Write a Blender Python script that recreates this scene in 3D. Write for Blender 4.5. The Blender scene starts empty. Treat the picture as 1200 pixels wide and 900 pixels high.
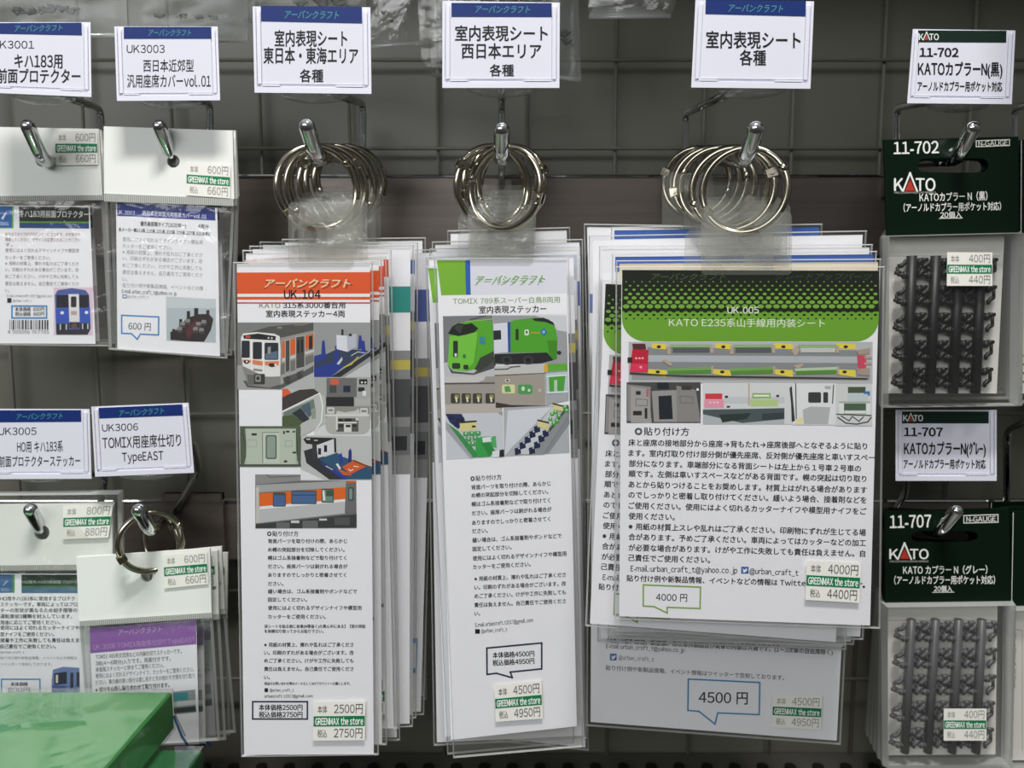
import bpy, math, random
from mathutils import Vector, Matrix

random.seed(7)
S = bpy.context.scene
COL = S.collection
# ------------------------------------------------------------------ camera
F = 900.0                       # focal length in pixels of the 1200x900 frame
PITCH = math.atan(95.0 / F)
CAM = Vector((0.0, 0.0, 0.0))
cd = bpy.data.cameras.new('camera'); cam = bpy.data.objects.new('camera', cd); COL.objects.link(cam)
cam.location = CAM; cam.rotation_euler = (math.pi / 2 - PITCH, 0, 0)
cd.sensor_width = 36.0; cd.lens = 27.0; cd.clip_start = 0.01; cd.clip_end = 50
cd.dof.use_dof = True; cd.dof.focus_distance = 0.335; cd.dof.aperture_fstop = 13.0
S.camera = cam
# ------------------------------------------------------------------ world, lamps, exposure
w = bpy.data.worlds.new('store_air'); S.world = w; w.use_nodes = True
nt = w.node_tree; nt.nodes.clear()
out = nt.nodes.new('ShaderNodeOutputWorld'); bg = nt.nodes.new('ShaderNodeBackground')
tc = nt.nodes.new('ShaderNodeTexCoord'); sp = nt.nodes.new('ShaderNodeSeparateXYZ'); rp = nt.nodes.new('ShaderNodeValToRGB')
mp = nt.nodes.new('ShaderNodeMapRange'); mp.inputs[1].default_value = -1; mp.inputs[2].default_value = 1
nt.links.new(tc.outputs['Generated'], sp.inputs[0]); nt.links.new(sp.outputs[2], mp.inputs[0])
nt.links.new(mp.outputs[0], rp.inputs[0]); nt.links.new(rp.outputs[0], bg.inputs[0]); nt.links.new(bg.outputs[0], out.inputs[0])
for pos, col in ((.30, (.10, .10, .095, 1)), (.52, (.20, .20, .19, 1)), (.70, (.34, .35, .35, 1)), (.93, (1.0, 1.02, 1.03, 1))):
    e = rp.color_ramp.elements.new(pos); e.color = col
rp.color_ramp.elements[0].color = (.08, .08, .075, 1); rp.color_ramp.elements[-1].color = (1.0, 1.02, 1.03, 1)
bg.inputs[1].default_value = 0.42
def area(name, loc, target, sx, sy, power, col=(1, 1, 1)):
    l = bpy.data.lights.new(name, 'AREA'); l.shape = 'RECTANGLE'; l.size = sx; l.size_y = sy; l.energy = power; l.color = col
    o = bpy.data.objects.new(name, l); COL.objects.link(o); o.location = loc
    o.rotation_euler = (Vector(target) - Vector(loc)).to_track_quat('-Z', 'Y').to_euler(); return o
area('ceiling_tube_light', (0.06, -0.12, 1.10), (-.06, .36, 0), 0.36, 0.09, 19, (1, .98, .95))
area('aisle_tube_light', (-0.7, -1.1, 0.65), (-.1, .42, -.08), 1.5, 0.5, 13, (.97, .99, 1))
S.view_settings.view_transform = 'Standard'; S.view_settings.look = 'None'
S.view_settings.exposure = 0.0; S.view_settings.gamma = 1.0; S.view_settings.use_curve_mapping = False
S.cycles.transparent_max_bounces = 48; S.cycles.max_bounces = 10

# ------------------------------------------------------------------ helpers
def at(px, py, D):
    """the point seen at pixel (px,py) that lies D metres in front of the camera"""
    dx = (px - 600.0) / F; dy = (450.0 - py) / F
    c, s = math.cos(PITCH), math.sin(PITCH)
    d = Vector((dx, c + dy * s, -s + dy * c))
    return CAM + d * (D / d.y)
def mpp(D): return D / F        # metres per pixel at D
def lin(h):
    h = h.lstrip('#'); r = []
    for i in (0, 2, 4):
        v = int(h[i:i + 2], 16) / 255
        r.append(v / 12.92 if v <= .04045 else ((v + .055) / 1.055) ** 2.4)
    return (*r, 1)
MATS = {}
def base_mat(name):
    m = bpy.data.materials.new(name); m.use_nodes = True
    return m, m.node_tree, m.node_tree.nodes['Principled BSDF']
def ink(h, rough=.5):
    k = ('ink', h, rough)
    if k not in MATS:
        m, n, b = base_mat('ink_' + h.lstrip('#')); b.inputs['Base Color'].default_value = lin(h)
        b.inputs['Roughness'].default_value = rough; b.inputs['Specular IOR Level'].default_value = .25
        MATS[k] = m
    return MATS[k]
def metal(name, h, rough, metallic=1.0):
    m, n, b = base_mat(name); b.inputs['Base Color'].default_value = lin(h)
    b.inputs['Roughness'].default_value = rough; b.inputs['Metallic'].default_value = metallic; return m
def film(name, haze, tint, refl, rough, bump, scale, hazecol='e8ebe8'):
    m = bpy.data.materials.new(name); m.use_nodes = True; n = m.node_tree; n.nodes.clear(); L = n.links.new
    o = n.nodes.new('ShaderNodeOutputMaterial'); tr = n.nodes.new('ShaderNodeBsdfTransparent'); gl = n.nodes.new('ShaderNodeBsdfGlossy')
    di = n.nodes.new('ShaderNodeBsdfDiffuse'); tl = n.nodes.new('ShaderNodeBsdfTranslucent'); m1 = n.nodes.new('ShaderNodeMixShader'); m2 = n.nodes.new('ShaderNodeMixShader'); m3 = n.nodes.new('ShaderNodeMixShader')
    lw = n.nodes.new('ShaderNodeLayerWeight'); pw = n.nodes.new('ShaderNodeMath'); pw.operation = 'POWER'; pw.inputs[1].default_value = 4
    ma = n.nodes.new('ShaderNodeMath'); ma.operation = 'MULTIPLY_ADD'; ma.inputs[1].default_value = .6; ma.inputs[2].default_value = refl
    tr.inputs[0].default_value = (tint, tint, tint * .995, 1); di.inputs[0].default_value = lin(hazecol); tl.inputs[0].default_value = lin(hazecol)
    gl.inputs['Roughness'].default_value = rough
    L(di.outputs[0], m3.inputs[1]); L(tl.outputs[0], m3.inputs[2]); m3.inputs[0].default_value = .5
    L(tr.outputs[0], m1.inputs[1]); L(m3.outputs[0], m1.inputs[2]); m1.inputs[0].default_value = haze
    L(m1.outputs[0], m2.inputs[1]); L(gl.outputs[0], m2.inputs[2])
    L(lw.outputs['Facing'], pw.inputs[0]); L(pw.outputs[0], ma.inputs[0]); L(ma.outputs[0], m2.inputs[0]); L(m2.outputs[0], o.inputs[0])
    if bump:
        t = n.nodes.new('ShaderNodeTexNoise'); t.inputs['Scale'].default_value = scale; t.inputs['Detail'].default_value = 3; t.inputs['Distortion'].default_value = 1.2
        g = n.nodes.new('ShaderNodeTexCoord'); bp = n.nodes.new('ShaderNodeBump'); bp.inputs['Strength'].default_value = bump; bp.inputs['Distance'].default_value = .004
        L(g.outputs['Object'], t.inputs['Vector']); L(t.outputs['Fac'], bp.inputs['Height'])
        L(bp.outputs[0], gl.inputs['Normal']); L(bp.outputs[0], lw.inputs['Normal'])
    return m
CHROME = metal('chrome', 'd9dcdc', .06)
NICKEL = metal('nickel', 'b3ac9b', .16)
STEEL = metal('brushed_steel', '827c76', .38)
RAILM = metal('rail_paint', '5f5a56', .35, .6)
SLEEVE = film('clear_sleeve', .015, .985, .035, .10, .25, 25)
SEAM_HL = film('seam_highlight', .62, .97, .16, .12, 0, 1, 'f6f8f6')  # welded rim film, its whitish haze paints in the edge highlights
BAGF = film('clear_bag', .03, .98, .045, .13, .55, 34)
BAGT = film('hazy_grey_bag', .19, .96, .02, .22, .25, 22, 'd3d8d4')  # bag film with an even pale grey haze
TABM = film('frosted_tab', .085, .975, .045, .16, .25, 60, 'e4e6dc')
TABE = film('tab_edge', .30, .97, .10, .2, 0, 1, 'eef0ea')
CLEARP = film('clear_plastic', .22, .93, .12, .12, .3, 60)
PAPER = ink('efeff4', .5)
HOLDER = ink('dedeea', .3)

def mesh_obj(name, V, Fc, mats, midx=None, parent=None, smooth=False):
    """V in world coordinates; parent: thing or part"""
    off = Vector((0, 0, 0)); p = parent
    while p is not None: off = off + p.location; p = p.parent
    me = bpy.data.meshes.new(name); me.from_pydata([tuple(Vector(v) - off) for v in V], [], Fc)
    for m in mats: me.materials.append(m)
    if midx: me.polygons.foreach_set('material_index', midx)
    if smooth: me.polygons.foreach_set('use_smooth', [True] * len(me.polygons))
    me.update(); o = bpy.data.objects.new(name, me); COL.objects.link(o); o.parent = parent
    return o
def thing(name, label, cat, loc, group=None):
    o = bpy.data.objects.new(name, None); COL.objects.link(o); o.location = loc; o.empty_display_size = .01
    return tag(o, label, cat, group)
def tag(o, label, cat, group=None):
    o['label'] = label; o['category'] = cat
    if group: o['group'] = group
    return o
def struct(o): o['kind'] = 'structure'; return o
def copy_tree(root, label, loc, roty=0, group=None):
    r = root.copy(); COL.objects.link(r); r.location = loc; r.rotation_euler = (0, roty, 0); r['label'] = label
    if group: r['group'] = group
    for ch in [x for x in root.children]:
        c = ch.copy(); COL.objects.link(c); c.parent = r
        for g in [x for x in ch.children]:
            d = g.copy(); COL.objects.link(d); d.parent = c
    return r

class Geo:
    def __init__(s): s.V = []; s.F = []; s.M = []; s.mats = []
    def mi(s, m):
        if m not in s.mats: s.mats.append(m)
        return s.mats.index(m)
    def add(s, V, Fc, m):
        b = len(s.V); s.V += [Vector(v) for v in V]; s.F += [tuple(i + b for i in f) for f in Fc]; s.M += [s.mi(m)] * len(Fc)
    def box(s, c, sx, sy, sz, m):
        x, y, z = c; V = [(x + a * sx / 2, y + b * sy / 2, z + d * sz / 2) for a in (-1, 1) for b in (-1, 1) for d in (-1, 1)]
        s.add(V, [(0, 1, 3, 2), (4, 6, 7, 5), (0, 4, 5, 1), (2, 3, 7, 6), (0, 2, 6, 4), (1, 5, 7, 3)], m)
    def prism(s, A, B, m):
        """A front loop, B back loop"""
        n = len(A); s.add(list(A) + list(B), [tuple(range(n)), tuple(range(2 * n - 1, n - 1, -1))] + [(i, n + i, n + (i + 1) % n, (i + 1) % n) for i in range(n)], m)
    def tube(s, P, r, m, seg=14, caps=True, closed=False, rend=None):
        P = [Vector(p) for p in P]; n = len(P); T = []
        for i in range(n):
            a = P[(i - 1) % n] if (closed or i > 0) else P[i]; b = P[(i + 1) % n] if (closed or i < n - 1) else P[i]
            T.append((b - a).normalized())
        u = T[0].orthogonal().normalized(); V = []
        for i in range(n):
            u = (u - T[i] * u.dot(T[i])).normalized(); v = T[i].cross(u)
            rr = r[i] if isinstance(r, (list, tuple)) else r
            V += [P[i] + (u * math.cos(2 * math.pi * k / seg) + v * math.sin(2 * math.pi * k / seg)) * rr for k in range(seg)]
        Fc = []
        for i in range(n if closed else n - 1):
            j = (i + 1) % n
            Fc += [(i * seg + k, i * seg + (k + 1) % seg, j * seg + (k + 1) % seg, j * seg + k) for k in range(seg)]
        if caps and not closed: Fc += [tuple(range(seg - 1, -1, -1)), tuple((n - 1) * seg + k for k in range(seg))]
        s.add(V, Fc, m)
    def obj(s, name, parent=None, smooth=False): return mesh_obj(name, s.V, s.F, s.mats, s.M, parent, smooth)
def fillet(P, rad, n=7):
    P = [Vector(p) for p in P]; R = [P[0]]
    for i in range(1, len(P) - 1):
        a = P[i - 1] - P[i]; b = P[i + 1] - P[i]; d = min(rad, a.length * .48, b.length * .48)
        p0 = P[i] + a.normalized() * d; p2 = P[i] + b.normalized() * d
        for k in range(n + 1):
            t = k / n; R.append(p0 * (1 - t) ** 2 + P[i] * 2 * t * (1 - t) + p2 * t * t)
    R.append(P[-1]); return R
def rod(P, r, dome=True):
    """tube path with rounded ends: returns points and radii"""
    P = list(P); rr = [r] * len(P)
    d = (P[-1] - P[-2]).normalized(); e = P[-1]
    for a in (.35, .65, .85, .96): P.append(e + d * r * a); rr.append(r * math.sqrt(1 - a * a))
    return P, rr

# ------------------------------------------------------------------ lettering
TXT = {}; CH = {}
def char(ch):
    """one glyph: outline mesh, left edge, right edge, advance"""
    if ch not in CH:
        wide = chr(ord(ch) + 0xFEE0) if ch.isascii() and ch.isalnum() else ch      # gothic forms
        c = bpy.data.curves.new('lettering', 'FONT'); c.body = wide; c.size = 1; c.resolution_u = 3
        o = bpy.data.objects.new('lettering', c); me = bpy.data.meshes.new_from_object(o)
        V = [(v.co.x, v.co.y) for v in me.vertices]; Fc = [tuple(p.vertices) for p in me.polygons]
        bpy.data.objects.remove(o); bpy.data.curves.remove(c); bpy.data.meshes.remove(me)
        if not V: CH[ch] = ([], [], .3 if ch == ' ' else 1.0)
        elif ch.isascii() or 0xFF61 <= ord(ch) <= 0xFF9F:
            x0 = min(v[0] for v in V); x1 = max(v[0] for v in V); V = [(x - x0 + .045, y) for x, y in V]
            pad = .09 if ch in '.,:' else 0; V = [(x + pad, y) for x, y in V]
            CH[ch] = (V, Fc, x1 - x0 + .09 + 2 * pad)
        else: CH[ch] = (V, Fc, 1.0)
    return CH[ch]
def glyphs(s, bold=0.0, shear=0.0):
    k = (s, bold, shear)
    if k not in TXT:
        V = []; Fc = []; x = 0
        for ch in s:
            cv, cf, adv = char(ch); n = len(V)
            V += [(x + a + b * shear, b - .37) for a, b in cv]; Fc += [tuple(q + n for q in f) for f in cf]; x += adv
        x0 = min(v[0] for v in V); x1 = max(v[0] for v in V)
        TXT[k] = ([(a - x0, b) for a, b in V], Fc, x1 - x0)
    return TXT[k]
def bil(q, u, v):
    (a, b, c, d) = q
    return ((a[0] * (1 - u) + b[0] * u) * (1 - v) + (d[0] * (1 - u) + c[0] * u) * v, (a[1] * (1 - u) + b[1] * u) * (1 - v) + (d[1] * (1 - u) + c[1] * u) * v)
class Print(Geo):
    """flat printed matter on the upright plane D metres away, in photograph pixels"""
    def __init__(s, D): super().__init__(); s.D = D; s.k = 0; s.flat = None; s.map = lambda x, y: (x, y)
    def frame(s, ox, oy, sc): s.map = lambda x, y: (ox + x / sc, oy + y / sc); return s
    def quadframe(s, q, W, H): s.map = lambda x, y: bil(q, x / W, y / H); return s
    def px(s): s.map = lambda x, y: (x, y); return s
    def pt(s, x, y, d=0): a, b = s.map(x, y); return at(a, b, s.D - d)
    def lay(s, n=1): s.k += n; return .00018 + s.k * 3.5e-6
    def base(s, pts, m=PAPER, th=.0003):
        s.prism([s.pt(x, y, th / 2) for x, y in pts], [s.pt(x, y, -th / 2) for x, y in pts], m)
    def poly(s, c, *pts):
        d = s.lay(); s.add([s.pt(x, y, d) for x, y in pts], [tuple(range(len(pts)))], ink(c))
    def rect(s, c, x0, y0, x1, y1): s.poly(c, (x0, y0), (x1, y0), (x1, y1), (x0, y1))
    def rects(s, c, *R):
        d = s.lay()
        for x0, y0, x1, y1 in R: s.add([s.pt(*p, d) for p in ((x0, y0), (x1, y0), (x1, y1), (x0, y1))], [(0, 1, 2, 3)], ink(c))
    def rrect(s, c, x0, y0, x1, y1, r, n=5):
        P = []
        for cx, cy, a in ((x1 - r, y0 + r, -90), (x1 - r, y1 - r, 0), (x0 + r, y1 - r, 90), (x0 + r, y0 + r, 180)):
            P += [(cx + r * math.cos(math.radians(a + 90 * i / n)), cy + r * math.sin(math.radians(a + 90 * i / n))) for i in range(n + 1)]
        s.poly(c, *P)
    def dots(s, c, L, n=10):
        d = s.lay()
        for x, y, rx, ry in L: s.add([s.pt(x + rx * math.cos(2 * math.pi * i / n), y + ry * math.sin(2 * math.pi * i / n), d) for i in range(n)], [tuple(range(n))], ink(c))
    def ell(s, c, x, y, rx, ry, n=16): s.dots(c, [(x, y, rx, ry)], n)
    def line(s, c, wd, *pts, closed=False):
        P = list(pts) + ([pts[0]] if closed else [])
        for (x0, y0), (x1, y1) in zip(P, P[1:]):
            L = math.hypot(x1 - x0, y1 - y0) or 1; ex, ey = (x1 - x0) / L * wd / 2, (y1 - y0) / L * wd / 2
            d = s.lay(.5); s.add([s.pt(*p, d) for p in ((x0 - ex - ey, y0 - ey + ex), (x1 + ex - ey, y1 + ey + ex), (x1 + ex + ey, y1 + ey - ex), (x0 - ex + ey, y0 - ey - ex))], [(0, 1, 2, 3)], ink(c))
    def text(s, t, x0, y0, x1, y1, h=None, c='1c1c20', bold=.0, it=0.0):
        """centre line from (x0,y0) to (x1,y1); h = height of a full-width character"""
        if s.flat is not None: s.k = s.flat
        V, Fc, wd = glyphs(t, bold, it); L = math.hypot(x1 - x0, y1 - y0); k = L / wd
        ex, ey = (x1 - x0) / L, (y1 - y0) / L; kh = (h / .92 if h else k)
        for sx, sy in (((-bold, -bold * .5), (bold, -bold * .5), (0, bold * .8)) if bold else ((0, 0),)):
            d = s.lay(.5 if bold else 1)
            s.add([s.pt(x0 + ex * (vx + sx) * k + ey * (vy + sy) * kh, y0 + ey * (vx + sx) * k - ex * (vy + sy) * kh, d) for vx, vy in V], Fc, ink(c))
def para(p, lines, c='2a2a2e', h=None, bold=.012):
    for t, x0, y0, x1, y1 in lines: p.text(t, x0, y0, x1, y1, h, c, bold)
def rounded(x0, y0, x1, y1, r, n=6):
    P = []
    for cx, cy, a in ((x1 - r, y0 + r, -90), (x1 - r, y1 - r, 0), (x0 + r, y1 - r, 90), (x0 + r, y0 + r, 180)):
        P += [(cx + r * math.cos(math.radians(a + 90 * i / n)), cy + r * math.sin(math.radians(a + 90 * i / n))) for i in range(n + 1)]
    return P
def ray_poly(c, a, P):
    dx, dy = math.cos(a), math.sin(a); best = None
    for (x0, y0), (x1, y1) in zip(P, P[1:] + P[:1]):
        ex, ey = x1 - x0, y1 - y0; den = dx * ey - dy * ex
        if abs(den) < 1e-9: continue
        t = ((x0 - c[0]) * ey - (y0 - c[1]) * ex) / den; u = ((x0 - c[0]) * dy - (y0 - c[1]) * dx) / den
        if t > 0 and -1e-6 <= u <= 1 + 1e-6 and (best is None or t > best): best = t
    return (c[0] + dx * best, c[1] + dy * best)
def holed(g, outer, inner, c, D0, D1, m, me=None, n=48):
    """plate from D0 to D1 with a hole; outlines in pixels"""
    A = sorted(set([2 * math.pi * i / n - math.pi for i in range(n)] + [math.atan2(y - c[1], x - c[0]) for x, y in outer]))
    O = [ray_poly(c, a, outer) for a in A]; I = [ray_poly(c, a, inner) for a in A]; k = len(A)
    V = [at(*p, D0) for p in O] + [at(*p, D0) for p in I] + [at(*p, D0) + Vector((0, D1 - D0, 0)) for p in O] + [at(*p, D0) + Vector((0, D1 - D0, 0)) for p in I]
    Fc = []; E = []
    for i in range(k):
        j = (i + 1) % k
        Fc += [(i, j, k + j, k + i), (2 * k + j, 2 * k + i, 3 * k + i, 3 * k + j)]
        E += [(j, i, 2 * k + i, 2 * k + j), (k + i, k + j, 3 * k + j, 3 * k + i)]
    b = len(g.V); g.add(V, Fc, m); g.F += [tuple(x + b for x in f) for f in E]; g.M += [g.mi(me or m)] * len(E)
def inset(q, d):
    cx = sum(p[0] for p in q) / 4; cy = sum(p[1] for p in q) / 4
    return [(x + d * (1 if x < cx else -1), y + d * (1 if y < cy else -1)) for x, y in q]
def envelope(name, parent, q, D, th, m=None, rim=1.3, seam=None, bulge=0.0, nx=8, ny=12):
    """clear pouch: front and back film joined by a welded rim with painted edge highlights"""
    g = Geo(); m = m or SLEEVE; seam = seam or SEAM_HL
    qi = inset(q, rim)
    for sgn in (-1, 1):
        V = []
        for j in range(ny + 1):
            for i in range(nx + 1):
                u, v = i / nx, j / ny; x, y = bil(qi, u, v)
                b = bulge * (math.sin(math.pi * u) * math.sin(math.pi * v)) ** .6 if 0 < u < 1 and 0 < v < 1 else 0
                p = at(x, y, D); p.y += sgn * (th / 2 + b); V.append(p)
        g.add(V, [(j * (nx + 1) + i, j * (nx + 1) + i + 1, (j + 1) * (nx + 1) + i + 1, (j + 1) * (nx + 1) + i) for j in range(ny) for i in range(nx)], m)
    A = []; B = []
    for (o, i_) in zip(q, qi):
        a = at(*o, D); b = at(*i_, D); A.append(a); B.append((b - Vector((0, th / 2, 0)), b + Vector((0, th / 2, 0))))
    V = A + [x[0] for x in B] + [x[1] for x in B]
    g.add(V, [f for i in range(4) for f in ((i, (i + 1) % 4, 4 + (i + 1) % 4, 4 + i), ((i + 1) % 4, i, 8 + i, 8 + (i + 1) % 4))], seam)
    o = g.obj(name, parent)
    return o
def sticker(parent, q, D, a, b, grey='55555a', strip='0f7a4c'):
    p = Print(D); p.quadframe(q, 60, 44); p.base([(0, 0), (60, 0), (60, 44), (0, 44)], ink('eeece4'), .00015)
    x0 = 24 if len(a) > 4 else 29
    p.text('本体', 5, 8.5, 16, 8.5, 9, grey); p.text(a, x0, 8, 57, 8, 12, grey, .0)
    p.rect(strip, .5, 16.2, 59.5, 27.8); p.text('GREENMAX the store', 2.5, 22.2, 57.5, 22.2, 9.5, 'f6f8f4', .03)
    p.text('税込', 5, 36, 16, 36, 9, grey); p.text(b, x0, 35.5, 57, 35.5, 12, grey, .0)
    o = p.obj('price_sticker', parent); o['label'] = 'white and green price sticker'; return o
# ------------------------------------------------------------------ the setting
def noise_mat(name, c1, c2, scale, rough, metallic=0, stretch=(1, 1, 1)):
    m, n, b = base_mat(name); t = n.nodes.new('ShaderNodeTexNoise'); t.inputs['Scale'].default_value = scale; t.inputs['Detail'].default_value = 4
    r = n.nodes.new('ShaderNodeValToRGB'); g = n.nodes.new('ShaderNodeTexCoord'); mpn = n.nodes.new('ShaderNodeMapping'); mpn.inputs['Scale'].default_value = stretch
    n.links.new(g.outputs['Object'], mpn.inputs[0]); n.links.new(mpn.outputs[0], t.inputs['Vector']); n.links.new(t.outputs['Fac'], r.inputs[0]); n.links.new(r.outputs[0], b.inputs['Base Color'])
    r.color_ramp.elements[0].color = lin(c1); r.color_ramp.elements[1].color = lin(c2); r.color_ramp.elements[0].position = .35; r.color_ramp.elements[1].position = .65
    b.inputs['Roughness'].default_value = rough; b.inputs['Metallic'].default_value = metallic; return m
WALLM = noise_mat('grey_panel', '6b6a60', '706f65', 9, .40)
WIREM = noise_mat('grid_wire_paint', '75736a', '7b796f', 30, .42)
RAILN = noise_mat('rail_steel', '7a716b', '857c75', 5, .34, .4, (1, 1, 40))
DW = .474; DR = .452; DG = .466
g = Geo(); a = at(-250, -200, DW); b = at(1450, 1000, DW); g.box(((a.x + b.x) / 2, DW + .004, (a.z + b.z) / 2), b.x - a.x, .008, a.z - b.z, WALLM)
struct(g.obj('wall_back'))
# wire grid hung on the panel
g = Geo(); zt, zb = at(0, -150, DG).z, at(0, 940, DG).z; xl, xr = at(-200, 0, DG).x, at(1400, 0, DG).x
xs = [at(513 + 104.2 * k, 120, DG).x for k in range(-6, 9)]
zs = [at(600, 72 + 103.0 * k, DG).z for k in range(-2, 9)]
for x in xs: g.tube([(x, DG, zt), (x, DG, zb)], .0010, WIREM, 8)
for z in zs: g.tube([(xl, DG - .0026, z), (xr, DG - .0026, z)], .0010, WIREM, 8)
o = g.obj('wire_grid_panel', smooth=True); tag(o, 'grey wire grid panel standing against the grey back wall', 'grid panel')
def rail(y0, y1, label):
    t = thing('hook_rail', label, 'rail', at(600, (y0 + y1) / 2, DR), 'hook rails')
    z0, z1 = at(0, y0, DR).z, at(0, y1, DR).z
    x0, x1 = at(-200, 0, DR).x, at(1400, 0, DR).x
    g = Geo(); n = 3
    prof = [(DR, z0 - .001), (DR + .001, z0), (DR + .009, z0), (DR + .009, z1), (DR + .001, z1), (DR, z1 + .001)]
    g.prism([(x0, y, z) for y, z in prof], [(x1, y, z) for y, z in prof], RAILN); g.obj('rail_bar', t)
    g = Geo(); g.tube([(x0, DR, z0 + .0004), (x1, DR, z0 + .0004)], .0009, CHROME, 8); g.obj('lip_highlight', t)['label'] = 'bright chrome strip for the rail lip highlight'  # highlight of the rail lip put in as a chrome strip
    return t
rail(207, 300, 'upper dark steel rail behind the three rows of ring hooks')
LR = rail(588, 657, 'lower dark steel rail behind the ring that holds the purple headed packets')
a, b = at(192, 578, .4475), at(264, 657, .4475); g = Geo(); g.box(((a.x + b.x) / 2, .4485, (a.z + b.z) / 2), b.x - a.x, .003, a.z - b.z, RAILN); g.box(((a.x + b.x) / 2, .447, a.z - .002), b.x - a.x, .006, .004, RAILN); g.obj('joint_cover', LR)
# base deck with a row of pegs along its back
DECKM = noise_mat('deck_paint', '4a4943', '504f49', 12, .45)
zd = at(600, 893, .458).z
g = Geo(); g.box((0, .285, zd - .010), 1.2, .365, .02, DECKM)
for k in range(-16, 17): g.tube([(k * .0172, .447, zd - .001), (k * .0172, .447, zd + .0045)], .0035, ink('191817'), 10)
o = g.obj('shelf_deck'); tag(o, 'dark grey shelf deck with a row of small pegs at the foot of the wall', 'shelf')

# ------------------------------------------------------------------ hooks, rings and price cards
def hook(label, back, bend, tip, wire, seat=None):
    """each of back/bend/tip and the wire points is (px, py, D)"""
    B = at(*back); E = at(*bend); T = at(*tip)
    t = thing('display_hook', label, 'hook', B, 'display hooks')
    g = Geo(); P = fillet([B + Vector((0, .0, 0)), E, T], .007, 8); P, R = rod(P, .0034); g.tube(P, R, CHROME, 18); g.obj('prong', t, True)
    zr = at(600, 222 if back[1] < 400 else 604, DR).z
    if wire:
        W = [Vector((B.x, DR - .003, zr))] + [at(*p) for p in wire]; g = Geo(); g.tube(fillet(W, .006, 6), .0020, CHROME, 12); g.obj('card_wire', t, True)
    g = Geo(); zr = at(600, 222 if back[1] < 400 else 604, DR).z; c = Vector((B.x, DR - .0022, zr)); hw, hh = .006, .005
    pl = [(hw, hh), (-hw, hh), (-hw, -hh), (hw, -hh)]
    g.prism([c + Vector((x, -.0015, z)) for x, z in reversed(pl)], [c + Vector((x, .002, z)) for x, z in reversed(pl)], STEEL)
    g.obj('mount_plate', t); return t
RH = .0175; RW = .0016
def ring(label, px, py, D, yaw, group, R=RH, spin=0.0, gap=None, lean=0.0, hinge_at=215):
    """book ring: two half hoops, a hinge and a clasp; (px,py) is its centre"""
    c = at(px, py, D); t = thing('book_ring', label, 'ring', c, group); ya = math.radians(yaw)
    M = Matrix.Translation(c) @ Matrix.Rotation(ya, 4, 'Z') @ Matrix.Rotation(math.radians(lean), 4, 'X') @ Matrix.Rotation(math.radians(spin), 4, 'Y')
    P = lambda a, r=R, off=0: M @ Vector((r * math.cos(math.radians(a)), off, r * math.sin(math.radians(a))))
    h = hinge_at; g0 = gap or 1.5
    for s, e in ((h + 4, h + 180 - g0), (h - 4, h - 180 + g0)):
        g = Geo(); g.tube([P(s + (e - s) * i / 36) for i in range(37)], RW, NICKEL, 10); g.obj('half_hoop', t, True)
    g = Geo()
    for off in (-.0015, .0015):
        L = [(R + .0022, h - 6), (R + .0022, h + 6), (R - .0022, h + 6), (R - .0022, h - 6)]
        g.prism([P(a, r, off - .0004) for r, a in L], [P(a, r, off + .0004) for r, a in L], NICKEL)
    g.tube([P(h, R, -.0028), P(h, R, .0028)], .0010, NICKEL, 10); g.obj('hinge', t)
    if gap is None:
        g = Geo(); a = h + 180; g.tube([P(a - 5), P(a), P(a + 5)], .0018, NICKEL, 10); g.obj('clasp', t, True)
    return t
LOGO_RED = 'b5382c'
def logo(p, x0, x1, yb, yt, ya, c='e8e8e4'):
    """the maker's lettering: tall A with a red triangle"""
    w = x1 - x0; m = (yb + yt) / 2; h = (yb - yt)
    p.text('K', x0, m, x0 + w * .22, m, h * 1.25, c, .025)
    p.text('TO', x0 + w * .53, m, x1, m, h * 1.25, c, .025)
    ax = x0 + w * .385; aw = w * .17
    p.line(c, w * .045, (ax - aw, yb), (ax, ya), (ax + aw, yb))
    p.poly(LOGO_RED, (ax - aw * .72, yb), (ax, ya + (yb - ya) * .36), (ax + aw * .72, yb))
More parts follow.
